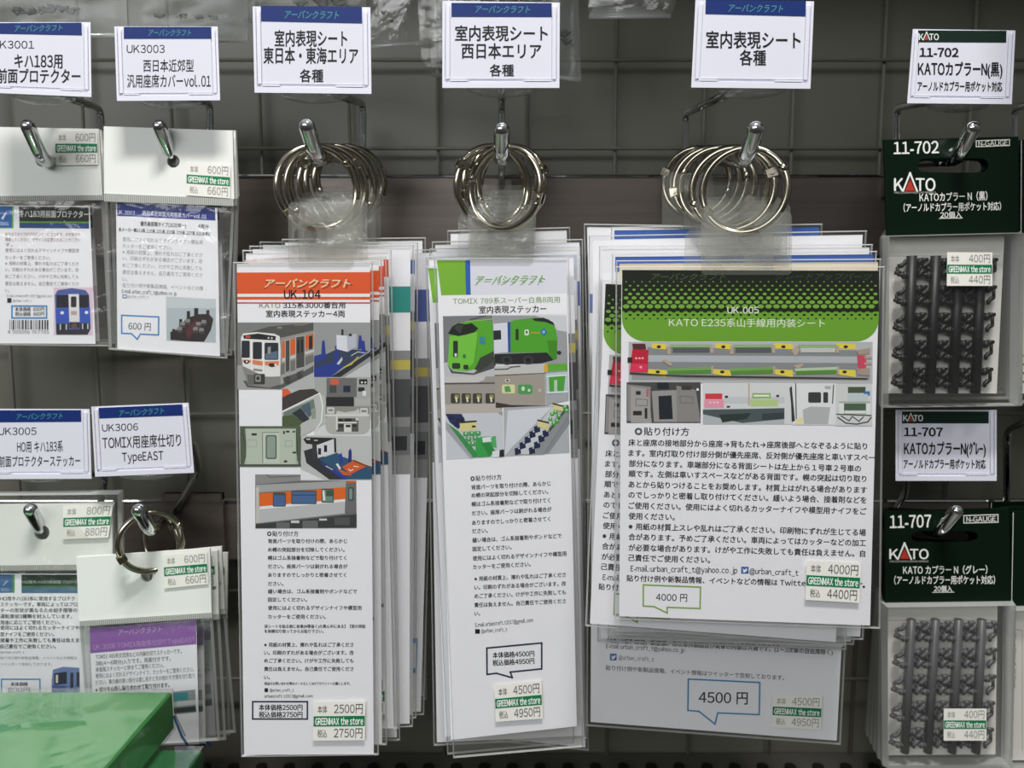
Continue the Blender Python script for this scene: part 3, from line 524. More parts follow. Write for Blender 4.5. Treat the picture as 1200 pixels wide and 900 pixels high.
def sheet_green():
    D = .344; t = thing('sheet_packet', 'narrow clear packet with green corner block, frontmost on its hook', 'packet', at(585, 273, D), 'green headed packets')
    tab(t, 548, 240, 625, 308, (585, 273), 14, D - .0008)
    p = Print(D); p.base([(511.8, 304.5), (664, 304.5), (676, 851), (528.5, 867)])
    p.frame(480, 280, 4.09)
    p.poly('dfe0ea', (130, 100), (752, 100), (756, 360), (156, 268)); p.poly('f0f0f4', (155, 272), (752, 262), (755, 360), (160, 370)); p.poly('7cb534', (130, 102), (266, 102), (270, 268), (152, 270)); p.poly('2f5fb4', (266, 102), (290, 102), (293, 268), (270, 268))
    p.text(URB, 312, 206, 640, 204, 40, '9aa0a0', .015, .3); p.text(URB, 318, 196, 650, 192, 40, '6fb045', .025, .3)
    p.text('TOMIX 789系スーパー白鳥8両用', 208, 299, 720, 291, 30, '7d9a6a', .01); p.text('室内表現ステッカー', 333, 341, 655, 335, 36, '1d1d20', .02)
    p.frame(515, 365, 5)
    # photo: green train front
    p.k = 2
    p.poly('7a7c7f', (20, 28), (312, 22), (328, 380), (28, 382)); p.poly('bfc1c4', (25, 300), (325, 280), (330, 382), (28, 384)); p.poly('4f5153', (45, 310), (80, 350), (200, 362), (325, 260), (330, 330), (200, 372), (70, 362)); p.poly('56a82c', (60, 120), (90, 72), (150, 62), (250, 50), (312, 60), (316, 240), (240, 270), (205, 340), (150, 352), (80, 345), (48, 310)); p.poly('74c340', (60, 145), (225, 120), (200, 300), (150, 350), (80, 345), (48, 310)); p.poly('1f211f', (50, 130), (75, 88), (110, 68), (150, 75), (190, 68), (228, 100), (205, 122), (160, 135), (110, 145)); p.poly('3a3d3c', (85, 95), (110, 74), (140, 82), (120, 130)); p.rrect('24331f', 80, 172, 108, 268, 5); p.rrect('cfd6d0', 88, 245, 102, 265, 4); p.rrect('2b3b26', 74, 302, 122, 336, 8); p.rrect('2b3b26', 140, 312, 170, 340, 8); p.poly('3a4136', (205, 340), (240, 270), (318, 232), (318, 290), (240, 350)); p.rrect('3d8a94', 235, 148, 268, 192, 5); p.line('4a9a26', 3, (225, 120), (210, 300)); p.line('9ad060', 4, (150, 60), (310, 45))
    p.line('4a4c4d', 6, (180, 48), (270, 25)); p.ell('3d8030', 146, 262, 10, 13)
    # photo: green train side
    p.k = 4
    p.poly('9b9da0', (314, 24), (745, 22), (752, 302), (322, 312)); p.poly('cdcfd4', (560, 24), (745, 22), (750, 120), (690, 110), (640, 50)); p.poly('d8dae6', (316, 72), (400, 64), (402, 238), (320, 246)); p.poly('25272b', (316, 112), (360, 110), (362, 164), (318, 168)); p.poly('2c4f9c', (398, 62), (416, 62), (416, 240), (402, 240)); p.poly('4fa22c', (416, 60), (440, 50), (560, 36), (640, 45), (675, 80), (692, 160), (688, 280), (650, 290), (630, 240), (416, 242)); p.poly('3f8a22', (630, 170), (690, 170), (688, 280), (650, 290)); p.poly('202321', (540, 42), (610, 36), (665, 62), (676, 82), (620, 62), (560, 56)); p.rrect('24361f', 446, 102, 464, 168, 5); p.rrect('dfe8da', 498, 106, 524, 140, 8); p.rrect('48764c', 505, 113, 517, 130, 4); p.rects('c79a3a', (535, 122, 590, 128)); p.poly('2e6fa8', (590, 120), (610, 96), (632, 120), (612, 144)); p.ell('7fb9d8', 611, 120, 9, 10); p.poly('222426', (322, 250), (630, 240), (668, 285), (590, 305), (400, 310), (325, 302)); p.ell('35383a', 395, 285, 32, 28); p.ell('35383a', 520, 285, 32, 28); p.ell('191a1b', 395, 285, 16, 14); p.ell('191a1b', 520, 285, 16, 14); p.poly('2a2c2e', (688, 232), (706, 230), (716, 242), (704, 255), (690, 248))
    # photos: silver cars and green door
    p.k = 6
    p.poly('9d9993', (28, 384), (330, 380), (370, 590), (370, 616), (340, 600), (34, 612)); p.poly('c9c7c6', (28, 384), (270, 378), (262, 400), (225, 418), (30, 420)); p.poly('56524e', (30, 418), (330, 415), (332, 424), (30, 428)); p.poly('b9b2aa', (32, 545), (335, 540), (370, 590), (34, 600))
    for x in (66, 130, 195, 270): p.rrect('3f3d35', x, 480, x + 54, 538, 8); p.rrect('8f8a52', x + 22, 486, x + 48, 512, 5); p.poly('dfdfc8', (x + 26, 500), (x + 36, 500), (x + 40, 530), (x + 30, 532))
    p.poly('a39b92', (322, 320), (616, 308), (622, 552), (328, 562)); p.poly('c5c3c2', (322, 320), (612, 306), (614, 360), (324, 370)); p.line('4a4743', 7, (326, 340), (395, 338), (420, 326), (470, 322)); p.line('5a5650', 5, (328, 376), (616, 362)); p.rrect('d8d8d4', 384, 396, 412, 412, 5); p.rrect('3a3a38', 390, 399, 406, 409, 3)
    p.rrect('d9d9a0', 366, 428, 442, 480, 10); p.rrect('4f9a58', 460, 428, 545, 484, 14); p.poly('579a5c', (380, 440), (410, 436), (420, 470), (385, 474)); p.ell('c8e8c0', 490, 452, 10, 14); p.ell('c8e8c0', 525, 462, 8, 9); p.ell('bdb8b0', 588, 462, 9, 11); p.poly('3d3530', (330, 532), (420, 548), (622, 552), (330, 564))
    p.poly('8e9aa2', (618, 305), (750, 302), (758, 498), (624, 552)); p.poly('62ab33', (630, 308), (748, 305), (750, 345), (634, 352)); p.poly('e2a52e', (612, 312), (634, 308), (636, 352), (616, 354)); p.poly('bfcad0', (624, 362), (752, 352), (755, 478), (626, 482)); p.poly('4da03a', (640, 385), (738, 378), (728, 470), (645, 472)); p.rect('b9cfc0', 672, 402, 690, 468); p.line('e8eef0', 5, (626, 382), (660, 378), (745, 372)); p.line('e8eef0', 5, (630, 474), (752, 468)); p.poly('a7a9ac', (624, 488), (757, 482), (757, 520), (624, 548))
    # photos: seats
    p.k = 10
    p.poly('c9ccd4', (35, 600), (340, 592), (372, 616), (378, 850), (40, 868)); p.poly('aeb2b6', (375, 566), (755, 545), (762, 828), (380, 850)); p.poly('d3d6dd', (400, 580), (660, 560), (420, 800), (382, 848)); p.poly('898c92', (600, 835), (760, 600), (762, 660), (640, 832))
    p.poly('3f8f52', (40, 650), (110, 700), (240, 850), (190, 860), (45, 680)); p.poly('a0a4a8', (36, 640), (200, 860), (180, 862), (36, 690)); p.poly('27305a', (35, 600), (130, 600), (150, 640), (110, 690), (60, 650)); 
    for x, y in ((60, 612), (95, 625), (85, 650), (120, 620)): p.rrect('1d2548', x, y, x + 26, y + 26, 5)
    p.poly('d8cf8e', (118, 648), (215, 640), (222, 690), (122, 705)); p.poly('2a2a22', (118, 645), (218, 638), (218, 648), (120, 656)); p.rect('2c2c22', 190, 668, 212, 680)
    for x, y in ((150, 705), (185, 702), (220, 700), (165, 735), (205, 730), (190, 762), (228, 745)): p.rrect('4f9a5f', x - 12, y, x + 22, y + 28, 6); p.ell('b7d8bc', x + 5, y + 8, 6, 6)
    p.poly('3aa04e', (215, 745), (245, 735), (330, 730), (300, 850), (225, 855), (210, 810)); p.poly('2c8a42', (245, 770), (290, 765), (330, 820), (290, 850)); p.poly('e0e4e6', (250, 740), (310, 733), (310, 762), (255, 768)); p.poly('4fae62', (300, 740), (330, 732), (335, 800), (310, 790)); p.poly('dfe3e6', (310, 820), (352, 812), (350, 852), (308, 855)); p.poly('24262c', (352, 812), (378, 808), (380, 850), (350, 854))
    p.poly('3f5a46', (640, 690), (755, 545), (760, 580), (650, 730)); p.poly('c9cdd2', (455, 835), (660, 560), (690, 600), (545, 838)); p.poly('8f9296', (545, 838), (760, 560), (762, 600), (610, 838))
    for x, y in ((575, 680), (548, 710), (520, 742), (490, 775), (462, 808), (625, 705), (600, 735), (575, 772), (545, 805)): p.poly('1f2748', (x - 22, y - 5), (x + 12, y - 15), (x + 16, y + 24), (x - 18, y + 34)); p.ell('c9d0e8', x + 4, y - 6, 5, 5)
    p.poly('d8cf8e', (575, 640), (640, 655), (640, 698), (575, 672)); p.poly('2a2a22', (572, 632), (642, 648), (642, 658), (574, 642)); p.poly('d8cf8e', (665, 545), (725, 560), (725, 585), (665, 575)); p.poly('2a2a22', (662, 535), (728, 552), (728, 560), (664, 545))
    for x, y in ((660, 600), (680, 590), (700, 612), (650, 630), (735, 560), (745, 580), (690, 640), (670, 655)): p.rrect('4aa344', x - 12, y - 10, x + 12, y + 12, 5); p.ell('c3e0c0', x, y - 4, 5, 5)
    # instructions, slanting
    p.k = 0; p.flat = 1
    p.px(); p.text('◎貼り付け方', 551.4, 561, 587.6, 559, 6.2, '17171a', .02)
    ys = (571.3, 580.7, 591, 601.6, 612.8, 622.6, 633.3, 643.5, 654.5, 664.6)
    for i, (t_, y) in enumerate(zip(MANUAL, ys)):
        L = CW[t_] * 5.52; x = 552.4 + i * .2; p.text(t_, x, y, x + L, y - L * .052, 5.6, '17171a', .026)
    for i, (t_, y) in enumerate(zip(NOTE, (678.4, 688.6, 698.8, 709.2, 719.0))):
        L = CW[t_] * 5.4; p.text(t_, 556, y, 556 + L, y - L * .045, 5.5, '17171a', .026)
    p.text('E-mail urbancraft.t2017@gmail.com', 557, 732.6, 624.7, 726.6, 5.5, '1a1a1c', .015); p.rect('161616', 556.8, 737.2, 562.3, 742.7); p.text('@urban_craft_t', 564, 739.5, 594.4, 737.5, 5, '1c1c20', .015)
    p.line('2f2a4e', 2, (570.5, 759.5), (634.8, 753.5), (634.8, 783.8), (598, 787.6), (600.3, 794.2), (581.8, 789), (570.8, 790.3), closed=True)
    p.text('本体価格4500円', 577.4, 768, 626, 765.8, 7, '151518', .03); p.text('税込価格4950円', 577.4, 777, 626, 774.5, 7, '151518', .03)
    p.obj('printed_sheet', t)
    envelope('clear_sleeve', t, [(508.5, 302), (667, 302), (683.5, 875.5), (531, 888.5)], D, .0018)
    sticker(t, [(579, 803.5), (634.5, 797.8), (636, 842), (580.7, 846)], D - .0013, '4500円', '4950円')
    return t
def sheet_wide():
    D = .317; t = thing('sheet_packet', 'wide clear packet with black to green dotted header, frontmost and complete, over its twin', 'packet', at(880, 280, D), 'wide dotted header packets')
    tab(t, 822, 249, 928, 322, (880, 281), 15, D - .0008)
    p = Print(D); p.base([(728.5, 315.6), (1030.7, 317), (1019.6, 733), (725.6, 722)])
    p.frame(690, 280, 3.4286)
    P = [(134, 125), (1167, 128)]
    P += [(1165 - 90 + 90 * math.cos(a), 322 + 90 * math.sin(a)) for a in [math.pi / 2 * i / 8 for i in range(9)]] + [(133 + 95 - 95 * math.sin(a), 320 + 92 * math.cos(a)) for a in [math.pi / 2 * i / 8 for i in range(9)]]
    p.poly('6ea52f', *P); p.poly('161c10', (134, 125), (1167, 128), (1166, 292), (134, 290))
    G = []; K = []
    rows = [(172, 3), (188, 4.5), (204, 6), (221, 7.5), (237, 9), (254, 10.5), (271, 12)]
    for j, (y, r) in enumerate(rows):
        for k in range(33):
            x = 150 + k * 31.8 + (15.9 if j % 2 else 0)
            if x < 1152: G.append((x, y, r * 1.12, r * .72))
    for j, (y, r) in enumerate([(290, 8.5), (305, 6), (320, 4)]):
        for k in range(33):
            x = 150 + k * 31.8 + (15.9 if j % 2 else 0)
            if 140 < x < 1158: K.append((x, y, r * 1.15, r * .8))
    p.dots('7fae4c', G[:66], 8); p.dots('78ab3c', G[66:], 10); p.dots('161c10', K, 8)
    p.text(URB, 250, 152, 550, 152, 28, '4c6340', .0, .3); p.text('グレードアップパーツ', 750, 150, 1140, 152, 28, '3b4c3a', .0, .3)
    p.text('UK.005', 557, 286, 683, 286, 32, 'eef2e4', .01); p.text('KATO E235系山手線用内装シート', 322, 336, 948, 339, 34, 'e6eeda', .006)
    # long floor photo
    p.k = 0
    p.frame(725, 395, 3.871)
    p.rect('b9babc', 45, 22, 1152, 212); p.rect('9a9b9d', 60, 165, 1140, 195); p.poly('8a8c8f', (130, 45), (1090, 60), (1080, 165), (130, 150)); p.poly('b6b9be', (130, 82), (1090, 88), (1085, 118), (130, 112))
    for x0, x1 in ((150, 215), (440, 510), (705, 790), (985, 1075)):
        p.poly('e8d34a', (x0, 28), (x1, 32), (x1, 56), (x0, 50)); p.poly('e8d34a', (x0 - 15, 145), (x1, 150), (x1, 182), (x0 - 15, 165)); p.ell('2a2a22', (x0 + x1) / 2, 44, 10, 7); p.ell('2a2a22', (x0 + x1) / 2 - 5, 158, 10, 7)
    for x0, x1 in ((235, 420), (520, 700), (815, 990)):
        p.rect('6f9c56', x0, 36, x1, 48); p.rect('5b5f5e' if x0 < 800 else 'c4c8c4', x0 + 10, 48, x1 - 8, 70); p.rect('b4d09a', x0, 40, x1, 44); p.poly('5a8f3c', (x0 - 15, 148), (x1, 142), (x1 + 5, 165), (x0 - 10, 170)); p.poly('b9cfae' if x0 > 800 else '7ca862', (x0 - 15, 142), (x1, 135), (x1, 148), (x0 - 15, 154)); p.rects('b8a896', (x0 - 14, 40, x0, 78), (x1 - 4, 38, x1 + 10, 72), (x1, 132, x1 + 10, 168))
    p.poly('b8a896', (195, 105), (215, 100), (245, 122), (235, 132)); p.poly('b8a896', (790, 130), (835, 118), (838, 130), (815, 145)); p.poly('b8a896', (785, 62), (815, 45), (822, 60), (800, 90))
    p.poly('c2203a', (62, 55), (135, 58), (132, 160), (50, 158)); p.poly('5a2a30', (62, 30), (120, 30), (125, 56), (65, 56)); p.rects('f0b8c0', (75, 92, 84, 100), (90, 92, 99, 100), (104, 92, 113, 100), (60, 132, 76, 138)); p.poly('e0355a', (55, 120), (130, 122), (130, 160), (50, 158)); p.poly('f0c0c8', (92, 135), (105, 130), (105, 145)); p.poly('d04a60', (1082, 82), (1125, 85), (1122, 150), (1085, 145)); p.poly('a8988c', (1075, 60), (1140, 50), (1140, 75), (1090, 82)); p.poly('a8988c', (1080, 145), (1140, 140), (1138, 175), (1085, 170)); p.rects('b0a090', (1115, 88, 1148, 98), (1115, 115, 1148, 125)); p.poly('3a352e', (50, 160), (240, 172), (900, 182), (1130, 186), (1130, 192), (300, 180), (50, 168)); p.rect('2c2822', 40, 92, 62, 115)
    # row of four photos
    p.k = 4
    p.rect('4b4a4a', 36, 205, 372, 390); p.poly('8f8c8c', (40, 215), (145, 225), (145, 385), (40, 380)); p.poly('a5a2a0', (55, 225), (135, 235), (150, 390), (55, 388)); p.rects('2c2a2c', (78, 245, 100, 262), (65, 335, 105, 355), (118, 322, 130, 370)); p.line('6a6868', 3, (78, 280), (130, 284), (130, 312), (78, 310), closed=True); p.poly('9c9a9a', (150, 245), (262, 240), (265, 385), (160, 385)); p.poly('20262e', (180, 268), (240, 264), (246, 372), (184, 374)); p.rect('20262e', 175, 206, 228, 236); p.poly('8d8a88', (262, 220), (350, 240), (372, 385), (265, 385)); p.line('6a6868', 3, (278, 268), (335, 272), (338, 300), (280, 298), closed=True); p.rect('3c3a3c', 285, 222, 330, 240); p.ell('f0f0f0', 358, 238, 6, 6); p.rect('c06070', 125, 235, 135, 270)
    p.rect('d9dbdd', 382, 208, 790, 395); p.rect('b5bcc0', 382, 325, 752, 395); p.poly('4f5a5c', (382, 330), (752, 322), (752, 372), (560, 390), (382, 350)); p.poly('2f3a36', (455, 352), (600, 345), (580, 372), (470, 388)); p.rect('d8404a', 392, 256, 470, 282); p.rect('e89ab0', 388, 284, 478, 322); p.rects('f6e4ea', (412, 294, 420, 300), (428, 294, 436, 300), (444, 294, 452, 300)); p.rect('c9ccd0', 480, 272, 752, 300); p.rect('8fb85c', 606, 254, 690, 278); p.rect('b8d08c', 598, 284, 722, 314); p.rect('f2f2f2', 612, 262, 684, 270); p.rects('2c2c2c', (482, 266, 496, 276), (715, 262, 728, 272), (490, 312, 505, 320)); p.rect('c0aa90', 588, 210, 594, 310); p.poly('3a4444', (650, 348), (750, 342), (748, 370), (650, 376))
    p.rect('e4e5e7', 790, 210, 985, 398); p.poly('33383a', (775, 232), (785, 222), (800, 380), (785, 385), (782, 300)); p.line('4a4e50', 5, (803, 212), (806, 390)); p.line('4a4e50', 5, (975, 218), (970, 300)); p.rrect('3a3e3c', 860, 250, 918, 298, 6); p.rrect('3a3e3c', 928, 250, 950, 298, 5); p.rect('b0b2b4', 935, 222, 962, 236); p.poly('b7b9bb', (835, 330), (870, 315), (960, 318), (950, 395), (840, 395)); p.poly('e8dfa8', (803, 372), (835, 362), (835, 395), (803, 395))
    p.rect('d4d6d6', 985, 212, 1150, 402); p.rects('4a5a48', (1040, 226, 1120, 254)); p.rect('3f74b0', 1112, 246, 1140, 266); p.rect('c3cfd2', 1040, 258, 1130, 290); p.rect('a5b3a6', 1000, 292, 1140, 350); p.rect('4f6352', 1020, 302, 1125, 332); p.rects('e4e8e6', (1000, 300, 1022, 350), (1122, 300, 1142, 350), (1025, 335, 1120, 346)); p.line('2e3234', 5, (990, 350), (1145, 356)); p.line('4a5254', 6, (995, 365), (1030, 390), (1080, 395), (1130, 385), (1145, 365)); p.line('4a5254', 5, (1010, 358), (1045, 380), (1060, 360), (1090, 382), (1110, 362))
    # instructions
    p.k = 0; p.flat = 1
    p.frame(690, 490, 3.4286)
    p.text('◎貼り付け方', 185, 53, 403, 55, 33, '121214', .015)
    L = [('床と座席の接地部分から座席→背もたれ→座席後部へとなぞるように貼り', 160, 98, 1118, 113), ('ます。室内灯取り付け部分側が優先座席、反対側が優先座席と車いすスペー', 160, 140, 1148, 159), ('部分になります。車端部分になる背面シートは左上から１号車２号車の', 162, 182, 1093, 203), ('順です。左側は車いすスペースなどがある背面です。幌の突起は切り取り', 160, 223, 1115, 244), ('あとから貼りつけることをお奨めします。材質上はがれる場合があります', 160, 266, 1117, 289), ('のでしっかりと密着し取り付けてください。緩いよう場合、接着剤などを', 160, 308, 1115, 330), ('ご使用ください。使用にはよく切れるカッターナイフや模型用ナイフをご', 160, 351, 1115, 375), ('使用ください。', 160, 393, 345, 398), ('※用紙の材質上スレや乱れはご了承ください。印刷物にずれが生じてる場', 160, 435, 1113, 460), ('合があります。予めご了承ください。車両によってはカッターなどの加工', 160, 477, 1113, 502), ('が必要な場合があります。けがや工作に失敗しても責任は負えません。自', 160, 520, 1110, 545), ('己責任でご使用ください。', 160, 561, 487, 570)]
    for t_, x0, y0, x1, y1 in L: p.text(t_, x0, y0, x1, y1, 27, '121214', .024)
    p.text('E-mail:urban_craft_t@yahoo.co.jp', 168, 604, 597, 612, 28, '121214', .016); bird(p, 612, 597, 642, 625); p.text('@urban_craft_t', 646, 614, 842, 622, 27, '121214', .016)
    p.text('貼り付け例や新製品情報、イベントなどの情報は Twitter', 152, 643, 885, 664, 26, '121214', .024); p.ell('232326', 1105, 678, 5, 5); p.line('232326', 4, (1088, 665), (1098, 665))
    p.line('86a850', 6, (219, 670), (449, 679), (447, 765), (315, 760), (315, 783), (262, 757), (219, 755), closed=True); p.text('4000 円', 270, 719, 395, 722, 33, '232326', .01)
    p.obj('printed_sheet', t)
    envelope('clear_sleeve', t, [(721.5, 312), (1037, 312), (1032, 737), (720, 725.5)], D, .0018)
    sticker(t, [(945.2, 656.8), (1009.4, 660), (1007, 706.6), (943.8, 703)], D - .0013, '4000円', '4400円')
    return t
ORANGE = sheet_orange(); GREEN = sheet_green(); WIDE = sheet_wide()
# ------------------------------------------------------------------ packets further back in the stacks
copy_tree(ORANGE, 'narrow clear packet with orange striped header, just behind the frontmost on the same hook', at(370, 275, .3365), 0, 'orange headed packets')
copy_tree(ORANGE, 'narrow clear packet with orange striped header, leaning right behind two others like it', at(377, 272, .346), math.radians(-.9), 'orange headed packets')
copy_tree(GREEN, 'narrow clear packet with green corner block, second in its stack, showing left of the frontmost', at(573, 283, .352), math.radians(-.3), 'green headed packets')
copy_tree(WIDE, 'wide clear packet with black to green dotted header, half hidden behind its twin, leaning left', at(859, 303, .322), math.radians(2.3), 'wide dotted header packets')
GREYT = '4a4a4e'
def rear(label, group, D, q, hole, draw=None, tabw=38, pin=4, stick=None, lh=None):
    t = thing('sheet_packet', label, 'packet', at(hole[0], hole[1], D), group)
    yt = min(q[0][1] + (q[1][1] - q[0][1]) * .5, 400)
    tab(t, hole[0] - tabw, hole[1] - 33, hole[0] + tabw, yt + 6, hole, 13, D - .0008)
    p = Print(D); c = inset(q, pin); p.base(c)
    W = 100.0; p.quadframe(c, W, W)
    if draw: draw(p)
    p.obj('printed_sheet', t); envelope('clear_sleeve', t, q, D, .0018)
    if stick: sticker(t, stick[0], D - .0013, *stick[1:], **({'grey': '8a8a8a'} if len(stick) < 4 else {}))
    return t
def head(col, a, b, photo=True, extra=None):
    def f(p):
        p.rect(col, 0, a, 100, b)
        if photo:
            p.rect('8d8f8f', 0, b + 8, 100, b + 34); p.rects('4c4d4f', (60, b + 14, 100, b + 22)); p.rects('c8b860', (80, b + 10, 100, b + 12)); p.rect('6e7272', 50, b + 24, 100, b + 30); p.rects('2e2f33', (70, b + 26, 98, b + 29))
        for k in range(12):
            s = (MANUAL + NOTE)[k]; p.text(s, 22, b + 38 + k * 2.5, 22 + CW[s] * 3.4, b + 38 + k * 2.5, 1.0, GREYT)
        if extra: extra(p)
    return f
def bubble(p): p.line('3d87c4', 1.0, (55, 84.5), (96, 84.5), (96, 91), (80, 91), (76, 93), (72, 91), (55, 91), closed=True); p.text('4500円', 62, 87.8, 90, 87.8, 2.0, '1d1d20')
og = 'orange headed packets'
rear('clear packet with white margin over a red header, fourth in the orange headed stack', og, .3515, [(284, 293), (459, 292), (469, 868), (300, 870)], (380, 266), head('d0532c', 1.4, 5, True))
rear('clear packet with white and teal header, showing at the right of the orange headed packets', og, .358, [(292, 288), (485, 287), (484, 852), (304, 856)], (386, 264), head('2f8f86', 8, 13.5, True))
rear('clear packet with pale header, top edge showing above the teal headed packet', og, .366, [(304, 283), (490, 284), (488, 842), (316, 850)], (392, 258), head('3c5fa8', 3, 6, True))
rear('clear packet with blue outlined price bubble, slanting between the orange and green headed packets', og, .376, [(330, 296), (512, 292), (497, 838), (322, 842)], (402, 258), head('4f5d9e', 8, 15, True, bubble))
rear('hindmost clear packet on the hook of orange headed packets, its tab right of the others', og, .392, [(330, 280), (499, 278), (500, 820), (334, 824)], (408, 252), head('b9bcc4', 4, 9, False))
gg = 'green headed packets'
rear('clear packet with plain white top, third in the stack of green headed packets', gg, .360, [(499, 300), (676, 297), (688, 866), (508, 874)], (588, 268), head('d8dade', 4, 8, True))
rear('clear packet with lavender header, fourth in the stack of green headed packets', gg, .369, [(503, 291), (680, 289), (690, 880), (512, 862)], (588, 262), head('c9cbe0', 1, 6, True))
rear('clear packet with blue header marks, fifth in the stack of green headed packets', gg, .379, [(506, 283), (683, 280), (690, 858), (514, 852)], (590, 256), head('5a6cc0', 8, 13, False))
rear('hindmost clear packet in the stack of green headed packets, white top nearest the dark rail', gg, .395, [(524, 270), (668, 266), (680, 828), (528, 826)], (590, 250), head('c7c9cc', 3, 6, False))
wg = 'wide packets behind the dotted header ones'
def d1(p): p.rect('e8dcc2', 0, 0, 100, 5); p.rect('b7b9bb', 3, 30, 97, 50)
def d2(p): p.rect('3d62ad', 0, 0, 100, 4); p.rect('c9cacc', 3, 25, 97, 50)
def d3(p): p.rect('e9e9ee', 0, 0, 100, 6)
def d4(p): p.poly('3d62ad', (0, 0), (100, 0), (100, 2.6), (0, 3)); p.rect('7aa84a', 40, 2.8, 100, 4)
rear('wide clear packet with cream top edge, directly behind the two dotted header ones', wg, .334, [(722, 305), (1033, 303), (1012, 750), (716, 744)], (876, 272), d1, 50)
rear('wide clear packet with blue top edge showing over the cream topped one', wg, .3405, [(717, 297), (1028, 294), (1001, 756), (712, 748)], (872, 268), d2, 50)
rear('wide clear packet with plain white top edge over the blue topped one', wg, .347, [(702, 288), (1023, 286), (992, 762), (700, 752)], (866, 264), d3, 50)
def d45(p):
    p.frame(690, 680, 3.4286)
    L = [('怪我や工作に失敗しても責任を負えません。自己責任でご使用ください。', 70, 218, 765, 255), ('Tilt、HET ロゴ、新塗装、各次車共製品及び実車の内装は共通です。(1～3次車の自由席除く)', 70, 241, 980, 290)]
    for t_, x0, y0, x1, y1 in L: p.text(t_, x0, y0, x1, y1, 21, '1c1c20', .022)
    p.text('E-mail:urban_craft_t@yahoo.co.jp', 70, 264, 385, 281, 21, '303034', .01); bird(p, 85, 295, 112, 322, '3f78a8'); p.text('@urban_craft_t', 120, 309, 262, 319, 20, '404044')
    p.text('貼り付け例や新製品情報、イベント情報はツイッターで告知しております。', 68, 351, 785, 392, 20, '4a4a4e', .01)
    p.line('3f88b8', 6, (400, 397), (687, 411), (685, 540), (518, 533), (507, 578), (443, 527), (398, 523), closed=True); p.text('4500 円', 442, 470, 638, 474, 52, '1d1d20', .012)
rear('wide clear packet with blue price bubble, hanging lowest of the wide sheets', wg, .3545, [(690, 276), (1016, 270), (985.5, 873), (687, 851)], (858, 250), d45, 50, 5, ([(905.5, 814), (963.5, 816), (962, 855), (904.5, 852)], '4500円', '4950円'))
rear('wide clear packet with blue and green top edge, high behind the lowest hanging sheet', wg, .366, [(716, 266), (964, 262), (950, 862), (700, 846)], (846, 246), d4, 44)
rear('hindmost narrow clear packet, its top left of the wide sheets', wg, .379, [(684, 262), (800, 264), (806, 834), (696, 830)], (806, 236), head('5b78b8', 14, 18, False), 30)

# ------------------------------------------------------------------ header card bags at the left
HEADM = ink('e9ebe6', .45)
def header_card(t, q, c, r, D, m=HEADM, slot=None, name='header_card', printer=None):
    g = Print(D - .0009 if False else D)
    inner = slot or [(c[0] + r * math.cos(2 * math.pi * i / 20), c[1] + r * math.sin(2 * math.pi * i / 20)) for i in range(20)]
    holed(g, q, inner, c, D, D + .0012, m, None, 60)
    if printer: g.k = 0; printer(g)
    return g.obj(name, t)
def seal(t, x0, y0, x1, y1, h, D, tilt):
    g = Print(D); n = int((x1 - x0) / 2.4)
    g.poly('9a9c97', (x0, y0), (x1, y0 + tilt), (x1, y1 + tilt), (x0, y1))
    d = g.lay()
    for i in range(n):
        a = x0 + (x1 - x0) * i / n; b = a + 1.1; s = tilt * i / n
        g.prism([g.pt(*p, .0006) for p in ((a, y0 + s), (b, y0 + s), (b, y1 + s), (a, y1 + s))], [g.pt(*p, 0) for p in ((a, y0 + s), (b, y0 + s), (b, y1 + s), (a, y1 + s))], ink('c9cbc6'))
    return g.obj('seal_strip', t)
def small_block(p, lines, c): 
    for t_, x0, y0, x1, y1, h in lines: p.text(t_, x0, y0, x1, y1, h, c, .006)

# packet with the boxed train
D = .398; t = thing('header_bag', 'packet at the frame edge with black title bar and a blue train front', 'packet', at(47, 186, D), 'header card packets')
BAG1 = t
header_card(t, [(-40, 148), (115.5, 151), (120, 228.5), (-40, 231)], (49, 188), 7.5, D)
seal(t, -40, 230, 122, 236, 5, D - .0004, -1.5)
envelope('clear_bag', t, [(-44, 229), (122, 228), (131, 406), (-40, 404)], D + .0012, .003, BAGF, 2, None, .0008)
p = Print(D + .0012); p.base([(-40, 240), (105, 241.5), (112, 403), (-36, 402)])
p.frame(0, 200, 4.286)
p.poly('6fae3c', (-160, 178), (68, 178), (68, 290), (-160, 290)); p.poly('2d64a8', (-160, 180), (60, 180), (60, 286), (-160, 286)); p.line('dfe8f0', 5, (8, 240), (30, 212), (14, 244)); p.text('3001', 0, 266, 44, 266, 20, 'dfe8f0', .01)
p.poly('1c1d1e', (95, 180), (446, 183), (447, 256), (97, 254)); p.poly('5f9a3c', (97, 254), (447, 256), (447, 264), (97, 262)); p.poly('27477e', (97, 262), (447, 264), (448, 291), (98, 288)); p.text('キハ183用前面プロテクター', 98, 216, 444, 220, 36, 'e4e4de', .02); p.flat = p.k
for i, (t_, y) in enumerate([('ありの下タイプのプロテクターになります。必ず実物を', 319), ('確認してください。デザインは変更となることがござい', 346), ('す。', 372), (MANUAL[8], 400), (MANUAL[9], 436), (NOTE[0], 466), (NOTE[1], 497), (NOTE[2], 531), (NOTE[3], 567), (NOTE[4], 600)]):
    p.text(t_, 26, y, 26 + min(CW.get(t_, len(t_)) * 18.6, 376), y + (2 if i != 2 else 0), 20, '9a6e6c' if i < 2 else '7c7679', .0)
p.text('E-mail:urbancraft.t2017@gmail.com', 34, 628, 262, 630, 16, '6a6468'); p.rect('2a2628', 36, 640, 58, 664); p.text('@urban_craft_t', 64, 652, 160, 654, 15, '6a6468')
